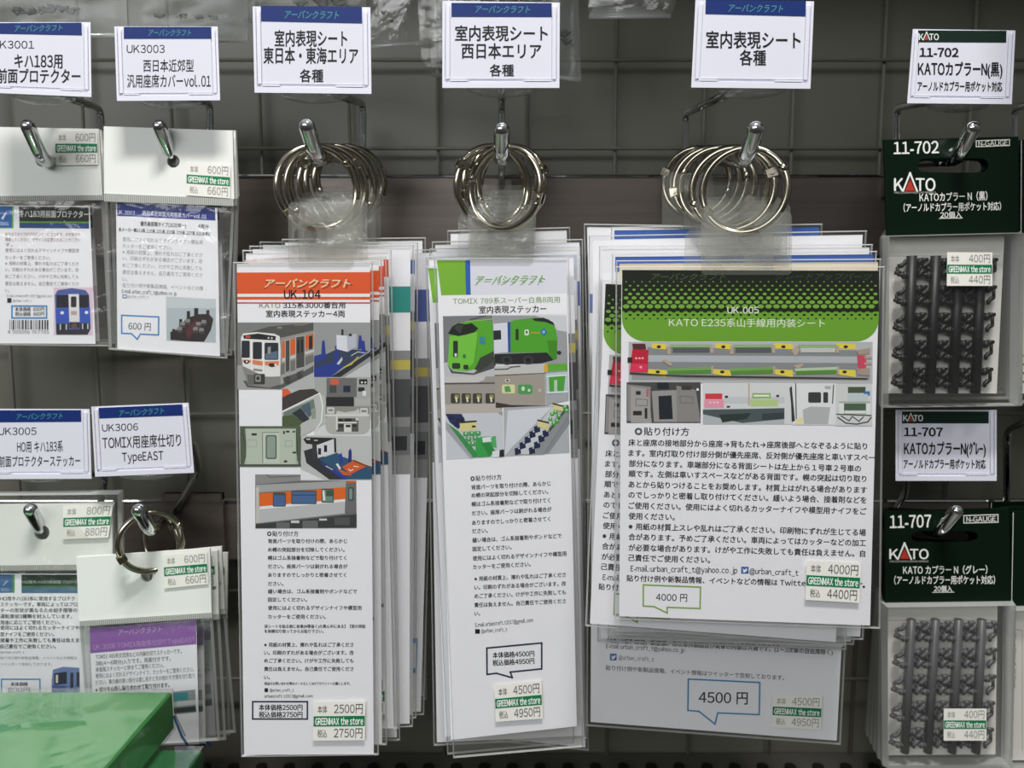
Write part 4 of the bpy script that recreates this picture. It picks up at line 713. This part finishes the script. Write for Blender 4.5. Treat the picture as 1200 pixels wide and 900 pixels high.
p.line('3d87c4', 8, (60, 680), (234, 680), (234, 740), (60, 740), closed=True); p.text('本体価格  600円', 76, 696, 222, 696, 22, '1d1d20', .02); p.text('税込価格  660円', 76, 720, 222, 720, 22, '1d1d20', .02)
x = 48; R_ = []
rnd = random.Random(3)
while x < 246: w_ = rnd.choice((3, 3, 5, 8)); R_.append((x, 750, min(x + w_, 248), 798)); x += w_ + rnd.choice((3, 4, 6))
p.rects('2a2a2c', *R_); p.text('4 595056 767785', 38, 810, 246, 810, 22, '3a3a3c', .0)
p.rect('dfc7d6', 270, 586, 466, 826); p.poly('4d5f9e', (275, 625), (290, 600), (360, 590), (430, 600), (448, 625), (456, 790), (440, 820), (282, 820)); p.rrect('23242c', 284, 625, 346, 688, 6); p.rrect('23242c', 394, 625, 446, 688, 6); p.poly('e2dfe2', (344, 620), (396, 620), (400, 760), (348, 760)); p.rrect('2c2c34', 356, 632, 384, 686, 5); p.rect('c0392f' if False else 'b9a7a0', 356, 705, 386, 725); p.poly('3a57b8', (278, 692), (346, 692), (348, 762), (280, 764)); p.poly('3a57b8', (398, 692), (452, 690), (455, 758), (400, 762)); p.ell('e6e6ea', 312, 714, 9, 8); p.ell('e6e6ea', 434, 712, 9, 8); p.rects('2a2b33', (284, 768, 345, 800), (350, 762, 400, 790), (402, 766, 450, 798)); p.rects('c7c9d2', (300, 770, 306, 800), (330, 770, 336, 800), (412, 768, 418, 796), (438, 768, 444, 796)); p.ell('6c4a44', 372, 780, 16, 14); p.poly('33343c', (280, 800), (455, 795), (440, 824), (285, 824))
p.obj('printed_sheet', t)
sticker(t, [(64, 153.5), (114, 154), (114.5, 193), (65, 194)], D - .0008, '600円', '660円', '8d8d8a')
# packet with the seats
D = .386; t = thing('header_bag', 'packet with white header and blue title band, photo of black seats at its corner', 'packet', at(201, 188, D), 'header card packets')
BAG2 = t
header_card(t, [(121.5, 148), (272.5, 153), (274.5, 233), (122, 227)], (203, 189), 7.5, D)
seal(t, 122, 227.5, 274, 236, 6, D - .0004, 5.5)
envelope('clear_bag', t, [(122, 227), (275, 232.5), (266.5, 420.5), (127, 409.5)], D + .0012, .003, BAGF, 2, None, .0008)
p = Print(D + .0012); p.flat = 2; p.base([(136, 236), (254.5, 243.5), (257.8, 417.5), (137.6, 409)])
p.poly('2a3a86', (137, 237), (252, 243.6), (252.5, 258.5), (137.3, 253)); p.px()
p.text(URB, 175, 243.6, 211, 245.2, 5.5, '54707e', .0, .2); p.text('UK.3003', 137, 248.5, 158, 249.8, 6, 'dfe2ee', .0); p.text('西日本近郊型汎用座席カバーvol.01', 167, 249.6, 242, 254, 6, 'e4e6f0', .012)
p.text('優先座席類タイプ(2020年～)', 164.5, 262, 218, 264.5, 5.5, '1d1d20', .02); p.text('4両分', 232, 265, 244.5, 266, 5.5, '1d1d20', .02); p.text('各メーカー製113系,115系,221系,223系,225系,227系,521系等に', 139, 268.8, 247, 274.5, 4.6, '1d1d20', .025)
for t_, y in ((MANUAL[8], 280.2), (MANUAL[9], 288.2), (NOTE[0], 295.3), (NOTE[1], 302.6), (NOTE[2], 310.8), (NOTE[3], 318.8), (NOTE[4], 327), ('貼り付け例や新製品情報、イベントなどの情', 334.2)):
    L_ = CW.get(t_, len(t_)) * (4.72 if len(t_) > 19 else 4.75); p.text(t_, 143.5, y, 143.5 + L_, y + L_ * .04, 5.2, '85868a', .0)
p.text('E-mail:urban_craft_t@yahoo.co.jp', 142.8, 341.2, 207, 344, 5.2, '2c2c30', .012); p.line('4a74a8', 1, (144, 345.5), (148, 345.7), (148, 349.2), (144, 349), closed=True); p.text('@urban_craft_t', 149, 347.3, 174, 348.2, 4, '808086')
p.line('3d87c4', 1.7, (142.5, 369.5), (186, 371.5), (185.8, 392.5), (164.5, 391.6), (160.8, 397.6), (154, 391), (142.6, 390.6), closed=True); p.text('600 円', 150.5, 382, 176.6, 383, 9.5, '2a2a2e', .006)
p.frame(0, 200, 4.286)
p.poly('b3bec4', (834, 632), (1084, 645), (1084, 864), (836, 854)); p.poly('c6ced2', (834, 632), (1084, 645), (1084, 690), (836, 690))
p.poly('2f2829', (855, 810), (885, 800), (940, 740), (1000, 720), (1050, 720), (1072, 745), (1060, 800), (1025, 860), (950, 858), (856, 850)); p.poly('5b2e30', (930, 800), (985, 750), (1000, 770), (945, 850)); p.rects('2a2526', (938, 705, 955, 742), (975, 690, 996, 740), (1036, 700, 1052, 735), (900, 745, 915, 790), (865, 795, 880, 840))
for x, y in ((905, 760), (930, 745), (890, 785), (985, 760), (1012, 750), (970, 785), (1000, 790)): p.rrect('8a8788', x, y, x + 24, y + 20, 4); p.rrect('4a4547', x + 3, y + 16, x + 26, y + 30, 4)
p.obj('printed_sheet', t)
sticker(t, [(218.5, 190), (270, 193.3), (269.6, 232.5), (218, 228.8)], D - .0008, '600円', '660円', '9a9a98')
for i, (px_, py_, dd, ry, lab) in enumerate([(49, 187, .405, -.3, 'packet hanging right behind the one with the barcode, only its edge showing'), (49, 187, .413, .4, 'packet hanging third at the frame edge, behind the barcode one and its neighbour')]):
    copy_tree(BAG1, lab, at(px_ + 3 + 2 * i, py_, dd), math.radians(ry), 'header card packets')
for i, (px_, py_, dd, ry, lab) in enumerate([(204, 189, .393, -.5, 'packet with blue title band hanging right behind the one with black seats'), (206, 188, .400, -1.2, 'hindmost packet with blue title band, edge showing right of the one with black seats')]):
    copy_tree(BAG2, lab, at(px_ + 2, py_, dd), math.radians(ry), 'header card packets')
# stickers behind the green box
D = .381; t = thing('header_bag', 'packet partly hidden behind the green box, dense black text under a green and black bar', 'packet', at(48, 624, D), 'header card packets')
BAG3 = t
header_card(t, [(-40, 592), (131, 590), (131.7, 661.5), (-40, 663)], (49, 624), 9, D)
seal(t, -40, 663, 132, 669, 5, D - .0004, -1)
envelope('clear_bag', t, [(-44, 577), (143, 575.5), (146, 868), (-40, 868)], D + .0010, .004, BAGF, 3, None, .0006)
p = Print(D + .0014); p.base([(-40, 672), (104, 672), (108, 860), (-40, 860)])
p.frame(0, 660, 5.809)
p.rect('4c8f4e', -200, 76, 100, 202); p.rect('3c6496', -200, 76, 84, 202); p.line('b9cadb', 5, (22, 150), (50, 122)); p.text('3005', 4, 180, 60, 180, 24, 'b9cadb'); p.rect('1d2f24', 146, 78, 590, 168); p.rect('3f6f55', 146, 155, 590, 172); p.rect('46688f', 146, 172, 590, 204); p.text('HO用キハ183系前面プロテクター', 152, 128, 585, 128, 22, 'a9bcae', .01); p.flat = p.k
for t_, y, L_ in (('HO用キハ183系に使用するプロテク', 241, 510), ('ステッカーです。車両によってはプロ', 281, 525), ('ターの形状が異なるため前手摺等の', 321, 525), ('運転席前3種類を封入しています。', 362, 490), ('用途に応じてご使用ください。', 403, 412), ('使用にはよく切れるカッターナイフや模', 440, 572), ('型ナイフをご使用ください。', 484, 368), ('接着や工作に失敗しても責任は負えませ', 525, 572), ('自己責任でご使用ください。', 567, 380)): p.text(t_, 2, y, L_, y, 29, '1c1c1e', .02)
p.text('@urban_craft_t', 2, 606, 165, 606, 18, '55555a'); p.text('貼り付け例や新製品情報、イベントなどの情報は', 2, 645, 525, 645, 21, '87878a'); p.text('ツイッターで告知しております。', 2, 688, 355, 688, 21, '87878a')
p.line('3d87c4', 9, (10, 790), (272, 790), (272, 900), (10, 900), closed=True); p.text('本体価格', 72, 823, 190, 823, 28, '1d1d20', .02); p.text('800円', 55, 862, 205, 862, 36, '2a2a2e')
p.poly('6f86b4', (352, 800), (360, 725), (430, 705), (540, 712), (546, 960), (352, 960)); p.poly('4b5fa0', (352, 830), (450, 835), (450, 960), (352, 960)); p.poly('2f3340', (368, 750), (455, 738), (455, 820), (370, 828)); p.poly('3a3d48', (478, 745), (500, 745), (500, 850), (478, 850)); p.poly('3a3d48', (520, 742), (542, 742), (542, 840), (520, 840)); p.rect('d8d4cc', 380, 760, 395, 815)
p.obj('printed_sheet', t)
sticker(t, [(74, 592.5), (132.5, 590.5), (127, 630), (73.5, 632)], D - .0012, '800円', '880円', '9a9a98')
copy_tree(BAG3, 'packet right behind the dense black text one, edge showing beside the open rings', at(52, 622, .389), math.radians(-.4), 'header card packets')
# purple headed packets on rings
D = .378; t = thing('header_bag', 'purple headed packet with white header card, frontmost on the open ring', 'packet', at(166, 671, D), 'purple headed packets')
BAG4 = t
header_card(t, [(89.3, 653), (246, 642.5), (248, 718), (92.7, 728)], (172, 675), 7, D)
seal(t, 93, 728, 249, 734, 5, D - .0004, -10)
envelope('clear_bag', t, [(93, 727), (249, 717), (258, 868), (104, 876)], D + .0012, .003, BAGF, 2, None, .0008)
p = Print(D + .0012); p.flat = 2; p.base([(105, 736.5), (230, 726.7), (233.5, 872), (110, 876)])
p.frame(0, 600, 3)
p.poly('8d5fa8', (315, 409), (690, 381), (690, 465), (318, 497)); p.text(URB, 415, 424, 568, 411, 22, 'cdb8dc', .0, .3); p.text('UK.3006 TOMIX用座席仕切りTypeEAST', 328, 476, 686, 447, 21, 'b79ac8', .0)
for t_, x1, y, b_ in (('TOMIX 485系交流用などの内装仕切りステッカーです。', 638, 510, .012), ('3枚(4～6両分)入りです。両面付きです。', 600, 533, .012), ('床面用ステッカーと併せてご使用ください。', 575, 555, .012), ('使用にはよく切れるデザインナイフ、カッターをご使用ください。', 682, 577, .006), ('ださい。車の縁の狭い部分は差し指すと先の他のすき間を切り取り', 684, 600, .006), ('※部分を山折し貼り合わせて取り付けます。', 595, 626, .03)):
    p.text(t_, 336, y, x1, y - (x1 - 336) * .07, 17, '4a4a50' if b_ < .02 else '1d1d20', b_)
p.poly('8f9a9c', (608, 632), (686, 624), (690, 704), (612, 712)); p.poly('3f8f94', (608, 638), (660, 632), (662, 660), (610, 664)); p.poly('3a3e44', (610, 690), (688, 682), (690, 700), (612, 708)); p.poly('c9d0d0', (612, 668), (688, 660), (688, 676), (612, 684)); p.line('3f5f8f', 9, (612, 720), (640, 790), (680, 850)); p.line('8a94a0', 5, (618, 716), (650, 786))
p.obj('printed_sheet', t)
sticker(t, [(191, 650.6), (242, 646.6), (244.3, 684.5), (192.8, 689.8)], D - .0008, '600円', '660円', '8d8d8a')
for i, (px_, py_, dd, ry, lab) in enumerate([(176, 673, .384, .3, 'purple headed packet second on the open ring, edge showing right of the frontmost'), (183, 670, .391, -1.5, 'purple headed packet third on the open ring, its header corner lifting higher at the right'), (190, 672, .399, 2.0, 'hindmost purple headed packet, leaning by the lower dark rail')]):
    copy_tree(BAG4, lab, at(px_, py_, dd), math.radians(ry), 'purple headed packets')
ring('nickel book ring passing through the header of the purple headed packets', 177, 635, .378, 34, 'rings of purple headed packets', R=.0150, hinge_at=205)
ring('nickel book ring behind the first one on the lower left hook', 189, 634, .396, -32, 'rings of purple headed packets', R=.0155, hinge_at=40)

# ------------------------------------------------------------------ green header packs at the right
GREENC = ink('08190f', .28); INS = ink('d9d7d0', .5); INS2 = ink('d6d4cc', .5)
BLACKP = metal('black_plastic', '08080a', .5, 0); GREYP = metal('grey_plastic', '505052', .4, 0)
def stadium(x0, y0, x1, y1):
    return rounded(x0, y0, x1, y1, (y1 - y0) / 2 - .01, 8)
def sprue(t, D, bars, y0, y1, m, r, seed, name='coupler_sprue'):
    """four runners carrying rows of little hook shaped couplers"""
    g = Geo(); rn = random.Random(seed); k = mpp(D)
    def P(x, y, d=0): return at(x, y, D) - Vector((0, d, 0))
    nrow = 5
    for (xt, xb) in bars: g.tube([P(xt, y0, .002), P(xb, y1, .002)], r * k, m, 10)
    for bi, (xt, xb) in enumerate(bars):
        for row in range(nrow):
            for side in (-1, 1):
                f = (row + (.62 if side < 0 else .08) * .9 + .15) / nrow; y = y0 + (y1 - y0) * f; x = xt + (xb - xt) * f
                L = 16; s = -1 if side < 0 else 1; e = x + side * L
                g.tube([P(x, y, .002), P(x + side * 6, y, .002), P(e, y - 1, .002)], [r * k * .85, r * k * .6, r * k * .4], m, 8)
                g.tube([P(x + side * 6.5, y, .0024), P(x + side * 10.5, y, .0024)], r * k * .8, m, 8)
                g.tube([P(e, y - 1, .002), P(e, y + s * 4, .002), P(e, y + s * 10, .002)], [2.1 * k, 1.9 * k, 2.0 * k], m, 7)
                g.tube([P(e, y + s * 10, .002), P(e - side * 4, y + s * 11, .0026), P(e - side * 7.5, y + s * 14, .003), P(e - side * 8, y + s * 18, .003)], [2.4 * k, 2.9 * k, 2.4 * k, 1.5 * k], m, 8)
                g.tube([P(e - side * 4, y - 3, .002), P(e + side * 3, y - 2.5, .002)], 2.2 * k, m, 8)
                if 0 < (bi + (side > 0)) < 4:
                    g.tube([P(x + side * 7, y + s * 4, .0012), P(x + side * 11, y + s * 11, .0012), P(x + side * 7, y + s * 18, .0012)], 2.4 * k, m, 7)
                    g.tube([P(x, y + s * 12, .0012), P(x + side * 12, y + s * 12, .0012)], 1.8 * k, m, 6)
    return g.obj(name, t, True)
def pack(label, D, head_q, slot, bag_q, ins_q, bars, sy, m, r, seed, group, stick, printer, ins_print=None):
    sc = ((slot[0] + slot[2]) / 2, (slot[1] + slot[3]) / 2)
    t = thing('coupler_pack', label, 'packet', at(*sc, D), group)
    header_card(t, head_q, sc, 0, D, GREENC, stadium(*slot), printer=printer)
    envelope('clear_bag', t, bag_q, D + .001, .010, BAGF, 2.5, None, .0008)
    p = Print(D + .004); p.base(ins_q, INS)
    if ins_print: ins_print(p)
    p.obj('backing_sheet', t)
    if bars: sprue(t, D + .002, bars, sy[0], sy[1], m, r, seed)
    if stick: sticker(t, stick, D - .0060, '400円', '440円', '8d8d8a')
    return t
def pr702(p):
    p.text('11-702', 1047.5, 173.5, 1100, 172.3, 17.5, 'e4e4de', .022); p.line('d4d4ce', 1, (1144, 165), (1183, 163.5), (1183, 170.5), (1144, 172), closed=True); p.text('N-GAUGE', 1146.5, 168.4, 1181, 167.2, 7.3, 'd4d4ce', .01)
    logo(p, 1048, 1096, 223.5, 209, 202.8); p.text('PRECISION RAILROAD MODELS', 1048, 225.8, 1096.5, 225.2, 2.6, 'c9c9c4')
    p.text('KATOカプラー N（黒）', 1077.6, 231.5, 1157, 229.5, 10.5, 'e8e8e2', .02); p.text('（アーノルドカプラー用ポケット対応）', 1059, 243.5, 1173, 241.5, 10, 'e8e8e2', .02); p.text('20個入', 1102, 251.9, 1127, 251.5, 7.5, 'e8e8e2', .02); p.line('d8d8d2', .9, (1101, 256), (1127.5, 255.5))
def pr707(p):
    p.text('11-707', 1043, 611.5, 1091, 610.5, 18, 'ecece6', .025); p.line('e0e0da', 1.1, (1129.5, 604.2), (1169.5, 603), (1169.5, 612), (1129.5, 613), closed=True); p.text('N-GAUGE', 1132.5, 608.7, 1167, 607.7, 7.5, 'e0e0da', .02)
    logo(p, 1042.5, 1088, 655, 643.5, 636.5, 'ecece8'); p.text('PRECISION RAILROAD MODELS', 1042.5, 658, 1088, 657.7, 2.6, 'c9c9c4')
    p.text('KATO カプラー N（グレー）', 1058.4, 668.2, 1157, 667.5, 10.2, 'ececea', .022); p.text('（アーノルドカプラー用ポケット対応）', 1048, 680, 1166, 679.5, 10, 'ececea', .022); p.text('20個入', 1094.5, 690, 1116, 689.8, 7.2, 'ececea', .022); p.line('d8d8d2', .9, (1093, 694.2), (1118, 694))
def ip702(p):
    p.line('8d8b85', .6, (1040, 300), (1172, 300)); 
    for i, ch in enumerate('KATO'): p.text(ch, 1144 + i * .4, 416 + i * 11, 1152 + i * .4, 416 + i * 11, 9, '6a6a66')
def ip707(p): p.line('8d8b85', .6, (1041, 727), (1167, 727))
A = pack('pack of black couplers under a green header card with a tall slot, lit dimly', .373, [(1035.6, 163.8), (1193.6, 160), (1194, 273.5), (1039.4, 278)], (1075, 185.5, 1158.5, 202.3), [(1034, 276), (1195, 272), (1193, 476), (1033, 478)], [(1040.5, 278.5), (1177, 277), (1168, 461), (1034.5, 461)],
         [(1066, 1061), (1094, 1087), (1121, 1114), (1147, 1140)], (300, 460), BLACKP, 5.6, 1, 'packs of black couplers', [(1110, 295.5), (1163, 295.8), (1163, 335), (1109.5, 335)], pr702, ip702)
for i, lab in enumerate(['pack of black couplers second in its stack, header edge showing left of the frontmost', 'pack of black couplers third in its stack, header edge left of the second', 'hindmost pack of black couplers, its header edge nearest the wide sheets']):
    copy_tree(A, lab, at(1116.5 - 1 - i * 1.0, 194 + .6 * i, .3845 + .0115 * i), math.radians(.25 * (i + 1)), 'packs of black couplers')
Bk = pack('pack of grey couplers under a green header card, frontmost under the lower card', .387, [(1038, 599.3), (1182, 595.5), (1184.8, 705.8), (1037, 707)], (1068, 622.5, 1146.5, 635.5), [(1032, 705), (1186, 703), (1182, 896), (1034, 897)], [(1040.5, 706.5), (1169, 706), (1166.5, 884), (1040, 885)],
          [(1066, 1058), (1094, 1085), (1121, 1113), (1148, 1141)], (724, 879), GREYP, 5.0, 2, 'packs of grey couplers', [(1106, 830.3), (1156, 830.3), (1156, 868), (1105.8, 868)], pr707, ip707)
for i, lab in enumerate(['pack of grey couplers second in its stack, bag edge showing left of the frontmost', 'pack of grey couplers third in its stack, leaning left behind the second', 'fourth pack of grey couplers, its bag edge stepping further left', 'hindmost pack of grey couplers, bag bottom highest near the lowest wide sheet']):
    copy_tree(Bk, lab, at(1107 - 2 - i * 1.2, 629 - i * .8, .3985 + .0112 * i), math.radians(1.2 * (i + 1)), 'packs of grey couplers')
def side_text(p):
    p.line('9a9892', .7, (1186, 737), (1198, 739), (1198, 880))
    for i, ch in enumerate('①気動車の動力車'): p.text(ch, 1183.5 - i * .1, 744.5 + i * 8.3, 1191 - i * .1, 744.5 + i * 8.3, 8.5, '5a5a58')
def side_text2(p):
    for i, ch in enumerate('気動車の動力車'): p.text(ch, 1190.5 - i * .4, 312 + i * 11, 1196.5 - i * .4, 312 + i * 11, 7, '55555a')
    for i in range(14): p.ell('26262a', 1194 + (i % 3) * 2, 410 + i * 3.4, 2.2, 1.6, 7)
def neighbour(label, D, hq, slot, bq, iq, pr, group):
    return pack(label, D, hq, slot, bq, iq, None, None, None, 0, 0, group, None, lambda g: g.line('d9d9d4', .8, (hq[0][0] + 1.5, hq[0][1] + 1), (hq[3][0] + 1.5, hq[3][1])), pr)
neighbour('pack with a dark header cut by the frame edge, beside the black couplers', .386, [(1195.5, 164), (1345, 160), (1345, 274), (1195, 276)], (1228, 182, 1308, 199), [(1190, 275), (1350, 272), (1346, 470), (1186, 473)], [(1189.5, 277), (1340, 276), (1336, 462), (1186, 461)], side_text2, 'packs at the frame edge')
NB = neighbour('pack with a dark header cut by the frame edge, beside the grey couplers', .389, [(1186, 600), (1335, 596), (1337, 707), (1184, 711)], (1218, 622, 1296, 636), [(1179, 709), (1339, 706), (1335, 900), (1177, 900)], [(1181, 711), (1330, 709), (1326, 890), (1178, 891)], side_text, 'packs at the frame edge')

for i, lab in enumerate(['pack at the frame edge, header top just showing above the one beside the grey couplers', 'hindmost pack at the frame edge, dark header top under the lower card wire']):
    copy_tree(NB, lab, at(1241 - i * 14, 623 - i * 6.5, .4015 + .0125 * i), math.radians(.3 * (i + 1)), 'packs at the frame edge')

# ------------------------------------------------------------------ green wrapped boxes in the corner
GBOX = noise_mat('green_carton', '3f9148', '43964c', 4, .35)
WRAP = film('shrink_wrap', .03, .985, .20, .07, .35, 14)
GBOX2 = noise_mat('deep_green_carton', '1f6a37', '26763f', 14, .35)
def carton(label, x0, x1, y0, y1, z0, z1, m):
    t = thing('wrapped_box', label, 'box', ((x0 + x1) / 2, (y0 + y1) / 2, z0), 'green wrapped boxes')
    g = Geo(); b = .0012
    def loop(dx, z): return [Vector((x0 + dx, y0 + dx, z)), Vector((x1 - dx, y0 + dx, z)), Vector((x1 - dx, y1 - dx, z)), Vector((x0 + dx, y1 - dx, z))]
    Ls = [loop(b, z0), loop(0, z0 + b), loop(0, z1 - b), loop(b, z1)]
    V = [v for l in Ls for v in l]; Fc = [(0, 3, 2, 1), (12, 13, 14, 15)] + [(4 * j + i, 4 * j + (i + 1) % 4, 4 * j + 4 + (i + 1) % 4, 4 * j + 4 + i) for j in range(3) for i in range(4)]
    g.add(V, Fc, m); g.obj('carton', t)
    # loose film over the top and the side
    g = Geo(); e = .0006; n = 26; rn = random.Random(11)
    def hgt(u, v): return .0011 * (.5 + .5 * math.sin(7 * u + 3 * math.sin(4 * v))) * (.4 + .6 * math.sin(5 * v + 2 * u) ** 2) + .0004
    V = []
    for j in range(n + 1):
        for i in range(n + 1):
            u, v = i / n, j / n; V.append(Vector((x0 - e + (x1 - x0 + 2 * e) * u, y0 - e + (y1 - y0 + 2 * e) * v, z1 + e + hgt(u, v))))
    g.add(V, [(j * (n + 1) + i, j * (n + 1) + i + 1, (j + 1) * (n + 1) + i + 1, (j + 1) * (n + 1) + i) for j in range(n) for i in range(n)], WRAP)
    V = []
    for j in range(n + 1):
        for i in range(n + 1):
            u, v = i / n, j / n; top = V_top = z1 + e + hgt(1, v) if i == n else z0 + (z1 - z0) * u
            V.append(Vector((x1 + e + .0012 * abs(math.sin(9 * v + 3 * u)) * math.sin(math.pi * u), y0 - e + (y1 - y0 + 2 * e) * v, top)))
    g.add(V, [(j * (n + 1) + i, (j + 1) * (n + 1) + i, (j + 1) * (n + 1) + i + 1, j * (n + 1) + i + 1) for j in range(n) for i in range(n)], WRAP)
    o = g.obj('shrink_wrap', t, True); return t
pA = at(201.5, 810, .345); zA0 = at(201, 856, .345).z
zd_top = zd
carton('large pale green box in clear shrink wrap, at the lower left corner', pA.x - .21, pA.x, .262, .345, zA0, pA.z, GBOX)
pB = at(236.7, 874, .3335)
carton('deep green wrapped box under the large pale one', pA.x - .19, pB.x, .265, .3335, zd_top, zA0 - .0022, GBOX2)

# ------------------------------------------------------------------ bags of parts above
PARTM = metal('dark_part', '0c0c0d', .4, 0)
def parts_bag(label, q, D, parts, depth=.004, group='bags hanging from above', mat=BAGT, seed=0):
    t = thing('parts_bag', label, 'bag', at((q[0][0] + q[1][0]) / 2, q[0][1], D), group)
    rn = random.Random(seed); g = Geo(); nx, ny = 16, 10
    ph = [rn.uniform(0, 6) for _ in range(6)]
    for sg in (-1, 1):
        V = []
        for j in range(ny + 1):
            for i in range(nx + 1):
                u, v = i / nx, j / ny; e = min(u, 1 - u, 1 - v) * 8; e = max(0, min(1, e))
                jit = (.0011 * math.sin(11 * u + ph[0] + 4 * v) + .0008 * math.sin(17 * v + ph[1] + 6 * u)) * e
                x, y = bil(q, u, v); P = at(x, y + (0 if j else 0), D); P.y += sg * depth * .5 * e + jit; V.append(P)
        g.add(V, [(j * (nx + 1) + i, j * (nx + 1) + i + 1, (j + 1) * (nx + 1) + i + 1, (j + 1) * (nx + 1) + i) for j in range(ny) for i in range(nx)], mat)
    # welded edge below
    a = at(*q[3], D); b = at(*q[2], D); g.prism([a, b, b + Vector((0, 0, .002)), a + Vector((0, 0, .002))], [v + Vector((0, .0004, 0)) for v in (a, b, b + Vector((0, 0, .002)), a + Vector((0, 0, .002)))], SEAM_HL)
    g.obj('clear_pouch', t, True)
    for (x, y, s) in parts:
        h = Geo(); k = mpp(D) * s * 1.35
        c = at(x, y, D)
        for _ in range(4):
            dx, dz = rn.uniform(-4, 4) * k, rn.uniform(-2.2, 2.2) * k
            h.box(c + Vector((dx, rn.uniform(-.0003, .0003), dz)), rn.uniform(3, 8) * k, .0012, rn.uniform(1.2, 3) * k, PARTM)
        h.tube([c + Vector((-6 * k, 0, 3 * k)), c + Vector((0, 0, -3 * k)), c + Vector((6 * k, 0, 2 * k))], .9 * k, PARTM, 6)
        h.obj('moulded_part', t)
    return t
parts_bag('clear bag at the upper left corner holding a row of small dark parts', [(-30, -60), (146, -60), (150, 44), (-30, 44)], .384, [(20, 13, 1), (34, 13, 1), (48, 12, 1), (60, 10, 1), (72, 10, 1), (84, 12, 1)], seed=1)
parts_bag('clear bag with four tiny glossy parts, above the glossy card with blue band', [(146, -60), (292, -60), (290, 50), (152, 48)], .386, [(187, 18, .7), (212, 19, .7), (232, 20, .6), (250, 20, .6)], seed=2)
parts_bag('crumpled clear bag showing over the card of three text lines', [(285, -60), (425, -60), (430, 24), (285, 26)], .388, [(352, 4, 1), (375, 3, 1), (397, 5, 1)], seed=3)
parts_bag('rounded clear bag hanging right of the card of three text lines', [(400, -60), (508, -60), (505, 52), (410, 58)], .400, [(450, 14, .5), (462, 26, .5)], seed=4, mat=BAGF)
parts_bag('clear bag left of the card over the green headed packets', [(486, -60), (600, -60), (596, 84), (494, 78)], .416, [], seed=5, mat=BAGF)
parts_bag('clear bag second behind the card over the green headed packets', [(500, -60), (640, -60), (636, 94), (506, 90)], .426, [], seed=6, mat=BAGF)
parts_bag('clear bag with a dark part, right of the card over the green headed packets', [(612, -60), (676, -60), (681, 96), (616, 88)], .412, [(661, 40, .9), (664, 49, .8)], seed=7)
for i in range(4):
    parts_bag(['stacked clear bag with rounded bottom above the bare wall', 'second clear bag from the front above the bare wall', 'third clear bag from the front above the bare wall', 'hindmost clear bag above the bare wall'][i], [(684 + i * 1.5, -60), (812 - i * 4, -60), (786 - i * 6, 21 - i * 3.2), (690 + i * 1.5, 22 - i * 3.2)], .395 + .009 * i, [], seed=8 + i, mat=BAGF)
